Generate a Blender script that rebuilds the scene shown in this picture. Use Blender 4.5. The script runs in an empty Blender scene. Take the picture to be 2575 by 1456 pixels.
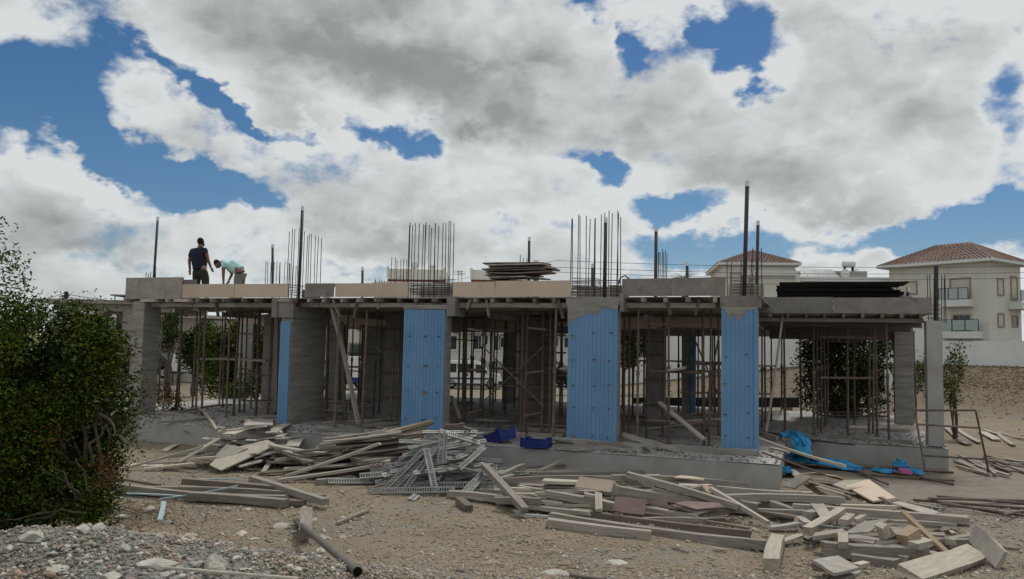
import bpy, math, random
import numpy as np
from mathutils import Vector, Matrix

# ------------------------------------------------------------------ camera
random.seed(7)
NP = np.random.RandomState(11)
SC = bpy.context.scene
F, W, H = 2002.0, 2575.0, 1456.0            # focal length and picture size in the same (picture) units
ZC, PITCH, ROLL = 2.1, math.radians(4.06), math.radians(1.15)
fw = np.array([0, math.cos(PITCH), math.sin(PITCH)])
r0 = np.array([1.0, 0, 0]); u0 = np.array([0, -math.sin(PITCH), math.cos(PITCH)])
CR = math.cos(ROLL) * r0 + math.sin(ROLL) * u0
CU = -math.sin(ROLL) * r0 + math.cos(ROLL) * u0
CP = np.array([0, 0, ZC])
cam = bpy.data.cameras.new('camera'); cam_o = bpy.data.objects.new('camera', cam)
SC.collection.objects.link(cam_o); SC.camera = cam_o
cam.sensor_width = 36; cam.lens = F / W * 36; cam.clip_start = 0.1; cam.clip_end = 4000
cam_o.matrix_world = Matrix(((CR[0], CU[0], -fw[0], 0), (CR[1], CU[1], -fw[1], 0), (CR[2], CU[2], -fw[2], ZC), (0, 0, 0, 1)))

# ------------------------------------------------------------------ light, sky
SUN_EL, SUN_AZ = math.radians(58), math.radians(24)     # azimuth from +Y towards +X: behind the building, to the right
SC.view_settings.view_transform = 'Standard'; SC.view_settings.look = 'None'
SC.view_settings.exposure = -0.12; SC.view_settings.gamma = 1
sun = bpy.data.lights.new('sun', 'SUN'); sun.energy = 2.2; sun.angle = math.radians(10); sun.color = (1, .95, .88)
so = bpy.data.objects.new('sun', sun); SC.collection.objects.link(so)
sd = Vector((math.sin(SUN_AZ) * math.cos(SUN_EL), math.cos(SUN_AZ) * math.cos(SUN_EL), math.sin(SUN_EL)))
so.rotation_euler = sd.to_track_quat('Z', 'Y').to_euler()

def ray(x, y): return fw + CR * (x - W / 2) / F - CU * (y - H / 2) / F
world = bpy.data.worlds.new('World'); SC.world = world; world.use_nodes = True
WT = world.node_tree; WT.nodes.clear()
def wn(t, **k):
    n = WT.nodes.new(t)
    for a, b in k.items(): setattr(n, a, b)
    return n
def wmath(op, a, b=None, c=None, clamp=False):
    n = wn('ShaderNodeMath', operation=op, use_clamp=clamp)
    for i, v in enumerate((a, b, c)):
        if v is None: continue
        if isinstance(v, (int, float)): n.inputs[i].default_value = v
        else: WT.links.new(v, n.inputs[i])
    return n.outputs[0]
def wmap(v, a, b, c=0.0, d=1.0, smooth=True):
    n = wn('ShaderNodeMapRange'); n.interpolation_type = 'SMOOTHSTEP' if smooth else 'LINEAR'
    WT.links.new(v, n.inputs[0])
    for i, x in enumerate((a, b, c, d)): n.inputs[i + 1].default_value = x
    return n.outputs[0]
tc = wn('ShaderNodeTexCoord'); gen = tc.outputs['Generated']
def wnoise(scale, detail, rough, loc=(0, 0, 0), stretch=(1, 1, 1), dist=0.0):
    m = wn('ShaderNodeMapping'); m.inputs['Location'].default_value = loc; m.inputs['Scale'].default_value = stretch
    WT.links.new(gen, m.inputs['Vector'])
    n = wn('ShaderNodeTexNoise'); n.inputs['Scale'].default_value = scale; n.inputs['Detail'].default_value = detail
    n.inputs['Roughness'].default_value = rough; n.inputs['Distortion'].default_value = dist
    WT.links.new(m.outputs[0], n.inputs['Vector'])
    return n
sep = wn('ShaderNodeSeparateXYZ'); WT.links.new(gen, sep.inputs[0])
az = wmath('ARCTAN2', sep.outputs[0], sep.outputs[1]); el = wmath('ARCSINE', sep.outputs[2])
warp = wnoise(7, 5, .6, stretch=(1, 1, 1.5))
wsep = wn('ShaderNodeSeparateColor'); WT.links.new(warp.outputs['Color'], wsep.inputs[0])
WA = .17
azw = wmath('ADD', az, wmath('MULTIPLY', wmath('SUBTRACT', wsep.outputs[0], .5), WA))
elw = wmath('ADD', el, wmath('MULTIPLY', wmath('SUBTRACT', wsep.outputs[1], .5), WA))
cmb = wn('ShaderNodeCombineXYZ'); WT.links.new(azw, cmb.inputs[0]); WT.links.new(elw, cmb.inputs[1])
def blob(x, y, rx, ry, rot, w):
    d = ray(x, y); d = d / np.linalg.norm(d)
    m = wn('ShaderNodeMapping', vector_type='TEXTURE')
    m.inputs['Location'].default_value = (math.atan2(d[0], d[1]), math.asin(d[2]), 0)
    m.inputs['Rotation'].default_value = (0, 0, math.radians(-rot))
    m.inputs['Scale'].default_value = (rx / F * 1.5, ry / F * 1.5, 1)
    WT.links.new(cmb.outputs[0], m.inputs['Vector'])
    g = wn('ShaderNodeTexGradient', gradient_type='SPHERICAL')
    WT.links.new(m.outputs[0], g.inputs[0])
    return wmath('MULTIPLY', wmap(g.outputs['Fac'], 0, .85), w)
def total(lst):
    s = lst[0]
    for v in lst[1:]: s = wmath('ADD', s, v)
    return s
HOLES = [(180, 90, 150, 130, 10, .8), (60, 250, 120, 120, 0, .85), (200, 345, 160, 60, 15, .7), (370, 400, 200, 60, 25, .9), (520, 462, 170, 45, 12, .8),
         (640, 525, 60, 35, 40, .6), (350, 140, 130, 40, 35, .6), (500, 215, 150, 28, 32, .75), (620, 275, 80, 20, 20, .8), (735, 303, 60, 20, 15, .7),
         (1030, 380, 100, 42, 5, .9), (905, 350, 60, 30, 30, .55), (1480, 395, 85, 36, 10, .8), (1530, 460, 60, 60, 0, .7), (1730, 530, 115, 42, -18, .95),
         (1595, 115, 46, 58, 30, .85), (1500, 28, 60, 38, 0, .75), (1890, 75, 84, 112, -10, 1.15), (1845, 170, 45, 45, 0, .7), (1785, 55, 40, 40, 0, .5),
         (2200, 600, 380, 50, -2, 1.05), (1830, 655, 190, 38, 0, .8), (2480, 590, 170, 75, 0, 1.0), (2570, 250, 45, 130, 0, .6), (700, 655, 90, 35, 0, .35),
         (300, 665, 200, 30, 5, .35), (955, 675, 130, 24, 0, .5), (1280, 605, 50, 40, 0, .5), (250, 480, 90, 30, 0, .4), (1420, 590, 70, 25, 0, .3), (1700, 690, 200, 25, 0, .45)]
PUFFS = [(20, 60, 80, 70, 0, .5), (120, 70, 40, 60, 0, .35), (300, 100, 90, 60, 30, .35), (160, 360, 80, 25, 20, .3), (800, 130, 420, 170, 12, .35), (2250, 200, 300, 170, 0, .35), (200, 450, 150, 70, 0, .5), (420, 250, 130, 70, 35, .4), (2100, 650, 110, 45, 0, .9), (2030, 635, 60, 40, 0, .4),
         (1560, 570, 120, 70, 0, .35), (1350, 450, 120, 60, 0, .3), (1900, 190, 110, 40, 0, .35), (1250, 180, 260, 120, 0, .35)]
GREYS = [(830, 110, 520, 150, 10, .62), (1080, 235, 420, 90, 10, .5), (1900, 400, 200, 70, 8, .5), (2220, 170, 330, 130, 25, .5), (190, 560, 230, 70, 0, .5), (1450, 330, 260, 60, 5, .35), (1650, 300, 160, 50, 0, .3),
         (960, 590, 420, 45, 3, .35), (1500, 220, 220, 80, 0, .3), (2050, 500, 420, 50, 10, .35), (560, 410, 200, 60, 20, .3), (300, 640, 300, 60, 0, .15)]
shape = wnoise(4.2, 7, .56, loc=(3.1, .7, 1.9), stretch=(1, 1, 1.7))
puff = wnoise(13, 5, .62, loc=(.3, 2.7, .9), stretch=(1, 1, 1.5))
dens = wmath('ADD', wmath('ADD', wmath('MULTIPLY', wmath('SUBTRACT', shape.outputs[0], .5), 2.2), .70),
             wmath('MULTIPLY', wmath('SUBTRACT', puff.outputs[0], .5), 2.1))
dens = wmath('SUBTRACT', dens, wmath('MULTIPLY', total([blob(*h) for h in HOLES]), 1.12))
dens = wmath('ADD', dens, total([blob(*h) for h in PUFFS]))
# light and shade of the clouds: thick parts grey below, sunlit rims above
def wvor(scale, loc):
    m = wn('ShaderNodeMapping'); m.inputs['Location'].default_value = loc; m.inputs['Scale'].default_value = (1, 1, 1.5)
    ad = wn('ShaderNodeVectorMath', operation='MULTIPLY_ADD'); WT.links.new(warp.outputs['Color'], ad.inputs[0]); ad.inputs[1].default_value = (.14, .14, .14); WT.links.new(gen, ad.inputs[2])
    WT.links.new(ad.outputs[0], m.inputs['Vector'])
    v = wn('ShaderNodeTexVoronoi', feature='F1'); v.inputs['Scale'].default_value = scale; v.inputs['Detail'].default_value = 2.6; v.inputs['Roughness'].default_value = .55; v.normalize = True
    WT.links.new(m.outputs[0], v.inputs['Vector']); return v.outputs['Distance']
bill, bill2 = wvor(8.5, (.5, 1.1, .2)), wvor(8.5, (.5, 1.1, .165))
dens = wmath('ADD', dens, wmath('MULTIPLY', wmath('SUBTRACT', .36, bill), 1.5))
mask = wmap(dens, -.16, .58)
soft = wnoise(3.0, 4, .5, loc=(1.1, 4.7, .9), stretch=(1, 1, 2.2))
puff2 = wnoise(13, 5, .62, loc=(.3, 2.7, .86), stretch=(1, 1, 1.5))
shape2 = wnoise(4.2, 6, .56, loc=(3.1, .7, 1.84), stretch=(1, 1, 1.7))
lit = wmath('ADD', wmath('MULTIPLY', wmath('SUBTRACT', puff.outputs[0], puff2.outputs[0]), .35), wmath('MULTIPLY', wmath('SUBTRACT', shape.outputs[0], shape2.outputs[0]), .9))
lit = wmath('ADD', lit, wmath('MULTIPLY', wmath('SUBTRACT', bill2, bill), .8))
lit = wmath('ADD', lit, wmath('MULTIPLY', wmath('SUBTRACT', soft.outputs[0], .5), .75))
br = wmath('SUBTRACT', wmath('ADD', .90, lit), wmath('MULTIPLY', total([blob(*g) for g in GREYS]), .50))
br = wmath('ADD', br, wmap(dens, 1.5, .3, -.10, .16))
brc = wmath('MINIMUM', wmath('MAXIMUM', br, .30), 1.0)
cr = wn('ShaderNodeValToRGB'); WT.links.new(brc, cr.inputs[0])
e = cr.color_ramp.elements; e[0].position = 0; e[0].color = (.20, .215, .215, 1); e[1].position = 1; e[1].color = (.74, .77, .78, 1)
k = cr.color_ramp.elements.new(.5); k.color = (.33, .355, .35, 1)
sky = wn('ShaderNodeTexSky', sky_type='NISHITA'); sky.sun_disc = False; sky.sun_elevation = SUN_EL; sky.sun_rotation = SUN_AZ
sky.air_density = 1.0; sky.dust_density = .3; sky.ozone_density = 4.5
world.cycles.sampling_method = 'MANUAL'; world.cycles.sample_map_resolution = 256
b1 = wn('ShaderNodeBackground'); b1.inputs[1].default_value = .075; hs = wn('ShaderNodeHueSaturation'); hs.inputs['Saturation'].default_value = 1.22; hs.inputs['Value'].default_value = .88; WT.links.new(sky.outputs[0], hs.inputs['Color']); WT.links.new(hs.outputs[0], b1.inputs[0])
b2 = wn('ShaderNodeBackground'); b2.inputs[1].default_value = 1.0; WT.links.new(cr.outputs[0], b2.inputs[0])
mx = wn('ShaderNodeMixShader'); WT.links.new(mask, mx.inputs[0]); WT.links.new(b1.outputs[0], mx.inputs[1]); WT.links.new(b2.outputs[0], mx.inputs[2])
wo = wn('ShaderNodeOutputWorld'); WT.links.new(mx.outputs[0], wo.inputs[0])
SC.cycles.use_denoising = True; SC.cycles.max_bounces = 4; SC.cycles.diffuse_bounces = 3; SC.cycles.transparent_max_bounces = 4

# ------------------------------------------------------------------ places
def sm(t): t = np.clip(t, 0, 1); return t * t * (3 - 2 * t)
def ter(x, y):
    z = -.5 + .55 * sm((10.6 - y) / 4.6)
    z = z + .52 * np.exp(-((x + 3.3) / 2.3) ** 2 - ((y - 6.3) / 1.5) ** 2)
    far = sm((y - 27) / 45)
    z = z + far * (2.9 * sm((x - 4) / 22) - .45 * sm((12 - x) / 12)) * 1.0
    z = z + sm((y - 90) / 300) * 3
    return z
BUMPS = [(-5.5, 17.1, .85, 1.25, .75), (-2.7, 16.2, 1.08, .95, .7), (-1.2, 15.0, 1.12, .85, .62), (2.3, 13.4, .36, 2.3, .8), (5.6, 13.9, .25, .9, .6), (5.1, 10.9, .32, .95, .6)]
def surf(x, y):
    z = ter(x, y)
    for cx, cy, a, sx, sy in BUMPS: z = z + a * np.exp(-((x - cx) / sx) ** 2 - ((y - cy) / sy) ** 2)
    return z
def hit(x, y, fn, h=0.0):
    d = ray(x, y); t = 3.0; st = .05; prev = t
    while t < 300:
        p = CP + d * t
        if p[2] <= float(fn(p[0], p[1])) + h:
            lo, hi = prev, t
            for _ in range(18):
                m = (lo + hi) / 2; p = CP + d * m
                if p[2] <= float(fn(p[0], p[1])) + h: hi = m
                else: lo = m
            return CP + d * hi
        prev = t; t += st * max(1, t / 15)
    return CP + d * 300
def G(x, y, h=0.0): return hit(x, y, ter, h)
def S(x, y, h=0.0): return hit(x, y, surf, h)
def Z(x, y, z=0.0):
    d = ray(x, y); return CP + d * ((z - ZC) / d[2])
def D(x, y, dist): d = ray(x, y); return CP + d * (dist / d[1])
O = Z(1905, 1142); TH = math.radians(20.5)
BU = np.array([math.cos(TH), -math.sin(TH), 0]); BV = np.array([math.sin(TH), math.cos(TH), 0])
def L(u, v, z): return O + BU * u + BV * v + np.array([0, 0, z])
def loc(p): q = np.array(p) - O; return (float(q @ BU), float(q @ BV), float(q[2]))
def PV(x, y, v): d = ray(x, y); return loc(CP + d * (((O - CP) @ BV + v) / (d @ BV)))
def proj_x(p):
    q = np.array(p) - CP; return float(q @ CR) / float(q @ fw)
def zoomer(x0, y0, s): return lambda X, Y: ((x0 + X / s) / 1.0439, (y0 + Y / s) / 1.0439)
z1 = zoomer(0, 520, 2.1414); z2 = zoomer(600, 520, 2.1414); z3 = zoomer(1200, 520, 2.1414); z4 = zoomer(1850, 450, 1.8198)
z5 = zoomer(0, 1050, 2.861); z6 = zoomer(700, 1050, 3.0975); z7 = zoomer(1300, 1130, 3.219); z8 = zoomer(1950, 1080, 3.309)
zr = zoomer(2400, 1020, 5.2); zc = zoomer(980, 1080, 5.825); zl = zoomer(0, 1200, 4.55); zp = zoomer(460, 600, 8.563)

# ------------------------------------------------------------------ materials
MATS = {}
def mat(name, col, col2=None, scale=6, rough=.85, bump=.3, bscale=40, rnd=0.0, metal=0.0, stretch=(1, 1, 1), coord='Object', island=0.0, spec=.3, detail=6, stain=None, islandcols=None):
    m = bpy.data.materials.new(name); m.use_nodes = True; T = m.node_tree; nd = T.nodes; lk = T.links
    bs = nd['Principled BSDF']; bs.inputs['Roughness'].default_value = rough; bs.inputs['Metallic'].default_value = metal
    bs.inputs['Specular IOR Level'].default_value = spec
    tc = nd.new('ShaderNodeTexCoord'); mp = nd.new('ShaderNodeMapping'); mp.inputs['Scale'].default_value = stretch
    lk.new(tc.outputs[coord], mp.inputs[0])
    vec = mp.outputs[0]
    if rnd or coord == 'Object':
        oi = nd.new('ShaderNodeObjectInfo'); ad = nd.new('ShaderNodeVectorMath'); ad.operation = 'ADD'
        sc = nd.new('ShaderNodeMath'); sc.operation = 'MULTIPLY'; sc.inputs[1].default_value = 37.0
        lk.new(oi.outputs['Random'], sc.inputs[0]); lk.new(vec, ad.inputs[0]); lk.new(sc.outputs[0], ad.inputs[1]); vec = ad.outputs[0]
    n = nd.new('ShaderNodeTexNoise'); n.inputs['Scale'].default_value = scale; n.inputs['Detail'].default_value = detail; n.inputs['Roughness'].default_value = .62
    lk.new(vec, n.inputs['Vector'])
    rp = nd.new('ShaderNodeMapRange'); rp.inputs[1].default_value = .32; rp.inputs[2].default_value = .68; lk.new(n.outputs[0], rp.inputs[0])
    mxn = nd.new('ShaderNodeMix'); mxn.data_type = 'RGBA'
    col2 = col2 or tuple(c * .7 for c in col)
    mxn.inputs[6].default_value = (*col2, 1); mxn.inputs[7].default_value = (*col, 1); lk.new(rp.outputs[0], mxn.inputs[0])
    out = mxn.outputs[2]
    if stain:
        n2 = nd.new('ShaderNodeTexNoise'); n2.inputs['Scale'].default_value = stain[1]; n2.inputs['Detail'].default_value = 8; n2.inputs['Roughness'].default_value = .7
        lk.new(vec, n2.inputs['Vector'])
        r2 = nd.new('ShaderNodeMapRange'); r2.inputs[1].default_value = stain[2]; r2.inputs[2].default_value = stain[2] + .1; lk.new(n2.outputs[0], r2.inputs[0])
        m2 = nd.new('ShaderNodeMix'); m2.data_type = 'RGBA'; m2.inputs[7].default_value = (*stain[0], 1); lk.new(out, m2.inputs[6]); lk.new(r2.outputs[0], m2.inputs[0]); out = m2.outputs[2]
    if islandcols:
        g = nd.new('ShaderNodeNewGeometry'); cr = nd.new('ShaderNodeValToRGB'); cr.color_ramp.interpolation = 'CONSTANT'
        el = cr.color_ramp.elements; el[0].color = (*islandcols[0], 1); el[0].position = 0
        el[1].position = 1.0 / len(islandcols); el[1].color = (*islandcols[1], 1)
        for i, c in enumerate(islandcols[2:]):
            q = el.new((i + 2.0) / len(islandcols)); q.color = (*c, 1)
        lk.new(g.outputs['Random Per Island'], cr.inputs[0])
        m3 = nd.new('ShaderNodeMix'); m3.data_type = 'RGBA'; m3.blend_type = 'MULTIPLY'; m3.inputs[0].default_value = 1
        lk.new(out, m3.inputs[6]); lk.new(cr.outputs[0], m3.inputs[7]); out = m3.outputs[2]
    if rnd or island:
        hv = nd.new('ShaderNodeHueSaturation')
        mr = nd.new('ShaderNodeMapRange'); a = rnd or island; mr.inputs[3].default_value = 1 - a; mr.inputs[4].default_value = 1 + a
        if rnd: lk.new(oi.outputs['Random'], mr.inputs[0])
        else:
            g = nd.new('ShaderNodeNewGeometry'); lk.new(g.outputs['Random Per Island'], mr.inputs[0])
        lk.new(mr.outputs[0], hv.inputs['Value']); lk.new(out, hv.inputs['Color']); out = hv.outputs[0]
    lk.new(out, bs.inputs['Base Color'])
    if bump:
        nb = nd.new('ShaderNodeTexNoise'); nb.inputs['Scale'].default_value = bscale; nb.inputs['Detail'].default_value = 5; lk.new(vec, nb.inputs['Vector'])
        bp = nd.new('ShaderNodeBump'); bp.inputs['Strength'].default_value = bump; bp.inputs['Distance'].default_value = .02
        lk.new(nb.outputs[0], bp.inputs['Height']); lk.new(bp.outputs[0], bs.inputs['Normal'])
    MATS[name] = m; return m
wood = mat('weathered_wood', (.35, .315, .27), (.20, .175, .15), 5, rnd=.28, stretch=(.5, 9, 9), bump=.5, bscale=14, stain=((.42, .40, .36), 2.2, .58))
wood_dk = mat('dark_wood', (.20, .165, .135), (.11, .09, .075), 5, rnd=.3, stretch=(.5, 9, 9), bump=.5, bscale=14, stain=((.28, .26, .235), 2, .6))
wood_pale = mat('pale_wood', (.48, .435, .36), (.31, .28, .235), 4, rnd=.2, stretch=(.5, 8, 8), bump=.4, bscale=14, stain=((.30, .27, .24), 3, .62))
wood_new = mat('fresh_wood', (.42, .32, .215), (.30, .225, .15), 4, rnd=.15, stretch=(.5, 8, 8), bump=.3, bscale=14)
ply = mat('pale_plywood', (.58, .475, .375), (.50, .405, .315), 1.1, rnd=.07, bump=.1, stain=((.30, .24, .19), 1.6, .68))
ply_grey = mat('dirty_plywood', (.40, .37, .325), (.27, .245, .215), 3, rnd=.2, bump=.25, stain=((.46, .44, .40), 5, .57))
ply_pink = mat('pinkish_plywood', (.30, .215, .19), (.23, .17, .155), 3, rnd=.1, bump=.2, stain=((.36, .33, .30), 5, .6))
form_grey = mat('grey_form_board', (.26, .24, .215), (.17, .155, .14), 2.5, rnd=.1, bump=.4, stain=((.10, .09, .085), 2.2, .58))
conc = mat('concrete', (.33, .31, .28), (.20, .185, .165), 2.2, bump=.6, bscale=16, stretch=(.6, .6, 4), stain=((.14, .13, .12), 1.3, .62))
conc_pale = mat('pale_concrete', (.37, .365, .345), (.26, .255, .24), 1.6, bump=.35, bscale=30, stain=((.26, .25, .235), 2, .6))
slabm = mat('concrete_slab_top', (.42, .41, .39), (.25, .24, .225), 1.8, bump=.8, bscale=18, stain=((.17, .16, .15), 2.6, .58))
blue = mat('blue_foam', (.15, .285, .46), (.12, .235, .40), 1.1, bump=.15, bscale=40, rough=.8, stain=((.22, .30, .38), 2.6, .63), spec=.1)
steel = mat('rusty_steel', (.17, .125, .10), (.085, .065, .055), 8, rough=.75, rnd=.3, bump=.3, metal=.0, stain=((.22, .20, .18), 6, .58))
rebar_m = mat('rebar_steel', (.07, .045, .04), (.03, .027, .03), 10, rough=.7, rnd=.3, bump=0)
galv = mat('galvanised_steel', (.29, .305, .285), (.15, .155, .145), 7, rough=.6, metal=.25, rnd=.22, bump=.1, spec=.4)
pipe_m = mat('dark_pipe', (.045, .047, .055), (.03, .032, .038), 6, rough=.5, rnd=.1, bump=0)
white = mat('white_plastic', (.75, .75, .72), (.62, .62, .6), 4, bump=0)
crate_m = mat('blue_plastic', (.022, .04, .22), (.018, .03, .17), 3, rough=.45, bump=0, rnd=.1)
tarp_m = mat('blue_tarpaulin', (.05, .34, .62), (.035, .25, .50), 5, rough=.5, bump=.6, bscale=12)
pink_m = mat('pink_plastic', (.6, .15, .4), None, 5, bump=0)
black_m = mat('black_film_board', (.010, .011, .010), (.005, .005, .005), 3, rough=.8, rnd=.6, bump=.2, spec=.1)
tin = mat('dull_tin', (.22, .215, .20), (.14, .13, .12), 6, rough=.6, bump=.2)
ptube = mat('pale_blue_plastic', (.36, .46, .47), (.27, .35, .36), 5, bump=.1)
rockm = mat('limestone', (.48, .46, .40), (.31, .29, .25), 9, rnd=.16, bump=.7, bscale=20)
gravel = mat('gravel_stones', (.84, .83, .80), (.62, .61, .58), 30, bump=0, island=.25, islandcols=[(.44, .37, .28), (.37, .32, .255), (.52, .47, .40), (.31, .27, .22), (.45, .37, .275), (.38, .36, .33), (.60, .56, .50), (.40, .29, .22), (.29, .27, .24)])
rubblem = mat('rubble_stones', (.95, .95, .93), (.7, .7, .69), 30, bump=0, island=.25, islandcols=[(.27, .265, .25), (.21, .205, .195), (.38, .36, .32), (.46, .44, .39), (.23, .225, .215), (.32, .295, .25), (.17, .165, .16), (.26, .18, .145), (.31, .30, .285)])
leaf = mat('leaf_green', (.080, .122, .016), (.022, .046, .008), 2, rough=.75, bump=0, island=.6, spec=.06)
leaf.node_tree.nodes['Noise Texture'].inputs['Scale'].default_value = 1.7
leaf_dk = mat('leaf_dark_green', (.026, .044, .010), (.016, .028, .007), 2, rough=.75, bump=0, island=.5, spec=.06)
leaf_ol = mat('leaf_olive', (.090, .100, .014), (.040, .050, .010), 2, rough=.75, bump=0, island=.5, spec=.06)
leaf_red = mat('leaf_dry_red', (.15, .04, .022), (.10, .03, .02), 2, rough=.7, bump=0, island=.4)
bark = mat('bark', (.13, .105, .08), (.07, .055, .045), 12, bump=.6)
skin = mat('skin', (.20, .105, .07), (.17, .09, .06), 6, rough=.6, bump=0)
navy = mat('navy_shirt', (.018, .018, .045), (.012, .012, .03), 6, bump=.1)
olive = mat('olive_trousers', (.035, .045, .030), (.025, .032, .022), 6, bump=.2)
aqua = mat('pale_aqua_shirt', (.42, .66, .66), (.34, .55, .56), 5, bump=.2)
greycl = mat('grey_trousers', (.24, .235, .21), (.16, .155, .14), 7, bump=.3)
hair = mat('dark_hair', (.012, .010, .009), None, 20, bump=.3)
leather = mat('dark_belt', (.02, .018, .016), None, 5, bump=0)
cream = mat('cream_render', (.64, .625, .56), (.56, .545, .485), .9, bump=.05, stain=((.47, .445, .38), .7, .6))
creamd = mat('tan_render', (.50, .42, .31), (.44, .37, .27), 1.2, bump=.05)
whitewall = mat('white_render', (.68, .69, .66), (.60, .61, .58), .7, bump=.05)
tile = mat('terracotta_tiles', (.165, .088, .065), (.135, .072, .055), 4, bump=.2, rnd=.0, island=.25)
glass = mat('window_glass', (.035, .045, .05), (.02, .025, .03), 2, rough=.12, bump=0, spec=.6)
balgl = mat('balcony_glass', (.36, .42, .41), (.30, .36, .35), 2, rough=.15, bump=0, spec=.6)
shutter = mat('pale_shutter', (.55, .52, .44), (.48, .45, .38), 3, bump=.1)
trim = mat('brown_trim', (.36, .30, .23), None, 5, bump=0)
redtrim = mat('red_brown_band', (.16, .05, .035), None, 5, bump=0)
blockm = mat('concrete_block', (.34, .33, .31), (.27, .26, .245), 4, rnd=.15, bump=.4)
panelm = mat('solar_glass', (.10, .12, .15), (.08, .10, .12), 3, rough=.3, bump=0)
vanw = mat('white_car_paint', (.72, .73, .74), (.68, .69, .70), 2, rough=.25, bump=0, spec=.5)
tyrem = mat('tyre_rubber', (.02, .02, .02), None, 5, bump=0)
bluep = mat('blue_paint', (.02, .05, .22), None, 3, rough=.4, bump=0)
orangep = mat('orange_paint', (.55, .25, .03), None, 3, rough=.5, bump=0)
greyd = mat('dark_grey_plastic', (.04, .04, .042), None, 4, bump=0)

# ------------------------------------------------------------------ mesh helpers
C = SC.collection
def mesh(name, v, f, m=None, smooth=False):
    me = bpy.data.meshes.new(name); me.from_pydata([tuple(float(c) for c in p) for p in v], [], f)
    if m: me.materials.append(m)
    if smooth: me.polygons.foreach_set('use_smooth', [True] * len(me.polygons))
    me.update(); return me
def big(name, V, Fc, m, smooth=False):
    me = bpy.data.meshes.new(name); n, k = Fc.shape
    me.vertices.add(len(V)); me.vertices.foreach_set('co', V.astype(np.float32).ravel())
    me.loops.add(n * k); me.loops.foreach_set('vertex_index', Fc.astype(np.int32).ravel())
    me.polygons.add(n); me.polygons.foreach_set('loop_start', np.arange(0, n * k, k, dtype=np.int32))
    try: me.polygons.foreach_set('loop_total', np.full(n, k, dtype=np.int32))
    except Exception: pass
    me.materials.append(m)
    if smooth: me.polygons.foreach_set('use_smooth', [True] * n)
    me.update(calc_edges=True); return me
def put(name, me, parent=None, label=None, cat=None, group=None, kind=None, at=None, rot=None, M=None):
    o = bpy.data.objects.new(name, me); C.objects.link(o)
    if parent is not None: o.parent = parent
    if at is not None: o.location = tuple(float(c) for c in at)
    if rot is not None: o.rotation_euler = rot
    if M is not None: o.matrix_world = M
    if label: o['label'] = label
    if cat: o['category'] = cat
    if group: o['group'] = group
    if kind: o['kind'] = kind
    return o
def empty(name, at, rot=(0, 0, 0), **k): return put(name, None, at=at, rot=rot, **k)
class MB:
    def __init__(s): s.v = []; s.f = []
    def add(s, v, f): b = len(s.v); s.v += [tuple(p) for p in v]; s.f += [tuple(i + b for i in q) for q in f]; return s
    def box(s, x0, y0, z0, x1, y1, z1):
        return s.add([(x0, y0, z0), (x1, y0, z0), (x1, y1, z0), (x0, y1, z0), (x0, y0, z1), (x1, y0, z1), (x1, y1, z1), (x0, y1, z1)],
                     [(0, 3, 2, 1), (4, 5, 6, 7), (0, 1, 5, 4), (1, 2, 6, 5), (2, 3, 7, 6), (3, 0, 4, 7)])
    def bar(s, p, q, w, t, up=(0, 0, 1)):
        p, q = Vector(p), Vector(q); d = (q - p); ln = d.length; d.normalize(); up = Vector(up)
        if abs(d.dot(up)) > .98: up = Vector((0, 1, 0))
        a = d.cross(up).normalized(); b = a.cross(d).normalized()
        vs = []
        for e in (p, q):
            for i, j in ((-1, -1), (1, -1), (1, 1), (-1, 1)): vs.append(e + a * (i * w / 2) + b * (j * t / 2))
        return s.add(vs, [(0, 3, 2, 1), (4, 5, 6, 7), (0, 1, 5, 4), (1, 2, 6, 5), (2, 3, 7, 6), (3, 0, 4, 7)])
    def tube(s, pts, r, n=8, cap=True, r1=None):
        pts = [Vector(tuple(float(c) for c in p)) for p in pts]; m = len(pts); base = len(s.v)
        for i, p in enumerate(pts):
            d = (pts[min(i + 1, m - 1)] - pts[max(i - 1, 0)]).normalized()
            up = Vector((0, 0, 1)) if abs(d.z) < .9 else Vector((0, 1, 0))
            a = d.cross(up).normalized(); b = a.cross(d).normalized()
            rr = r if r1 is None else r + (r1 - r) * i / (m - 1)
            for k in range(n):
                t = 2 * math.pi * k / n; s.v.append(tuple(p + a * math.cos(t) * rr + b * math.sin(t) * rr))
        for i in range(m - 1):
            for k in range(n):
                k2 = (k + 1) % n; s.f.append((base + i * n + k, base + i * n + k2, base + (i + 1) * n + k2, base + (i + 1) * n + k))
        if cap:
            s.f.append(tuple(base + k for k in range(n))[::-1]); s.f.append(tuple(base + (m - 1) * n + k for k in range(n)))
        return s
    def ring(s, p, axis_z0, axis_z1, ro, ri, n=12):      # upright open cylinder wall
        b = len(s.v)
        for z in (axis_z0, axis_z1):
            for r in (ro, ri):
                for k in range(n):
                    t = 2 * math.pi * k / n; s.v.append((p[0] + r * math.cos(t), p[1] + r * math.sin(t), p[2] + z))
        for k in range(n):
            k2 = (k + 1) % n
            s.f += [(b + k, b + k2, b + 2 * n + k2, b + 2 * n + k), (b + n + k2, b + n + k, b + 3 * n + k, b + 3 * n + k2),
                    (b + 2 * n + k, b + 2 * n + k2, b + 3 * n + k2, b + 3 * n + k), (b + k2, b + k, b + n + k, b + n + k2)]
        return s
    def me(s, name, m, smooth=False): return mesh(name, s.v, s.f, m, smooth)
    def put(s, name, m, parent=None, smooth=False, **k): return put(name, s.me(name, m, smooth), parent, **k)
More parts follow.
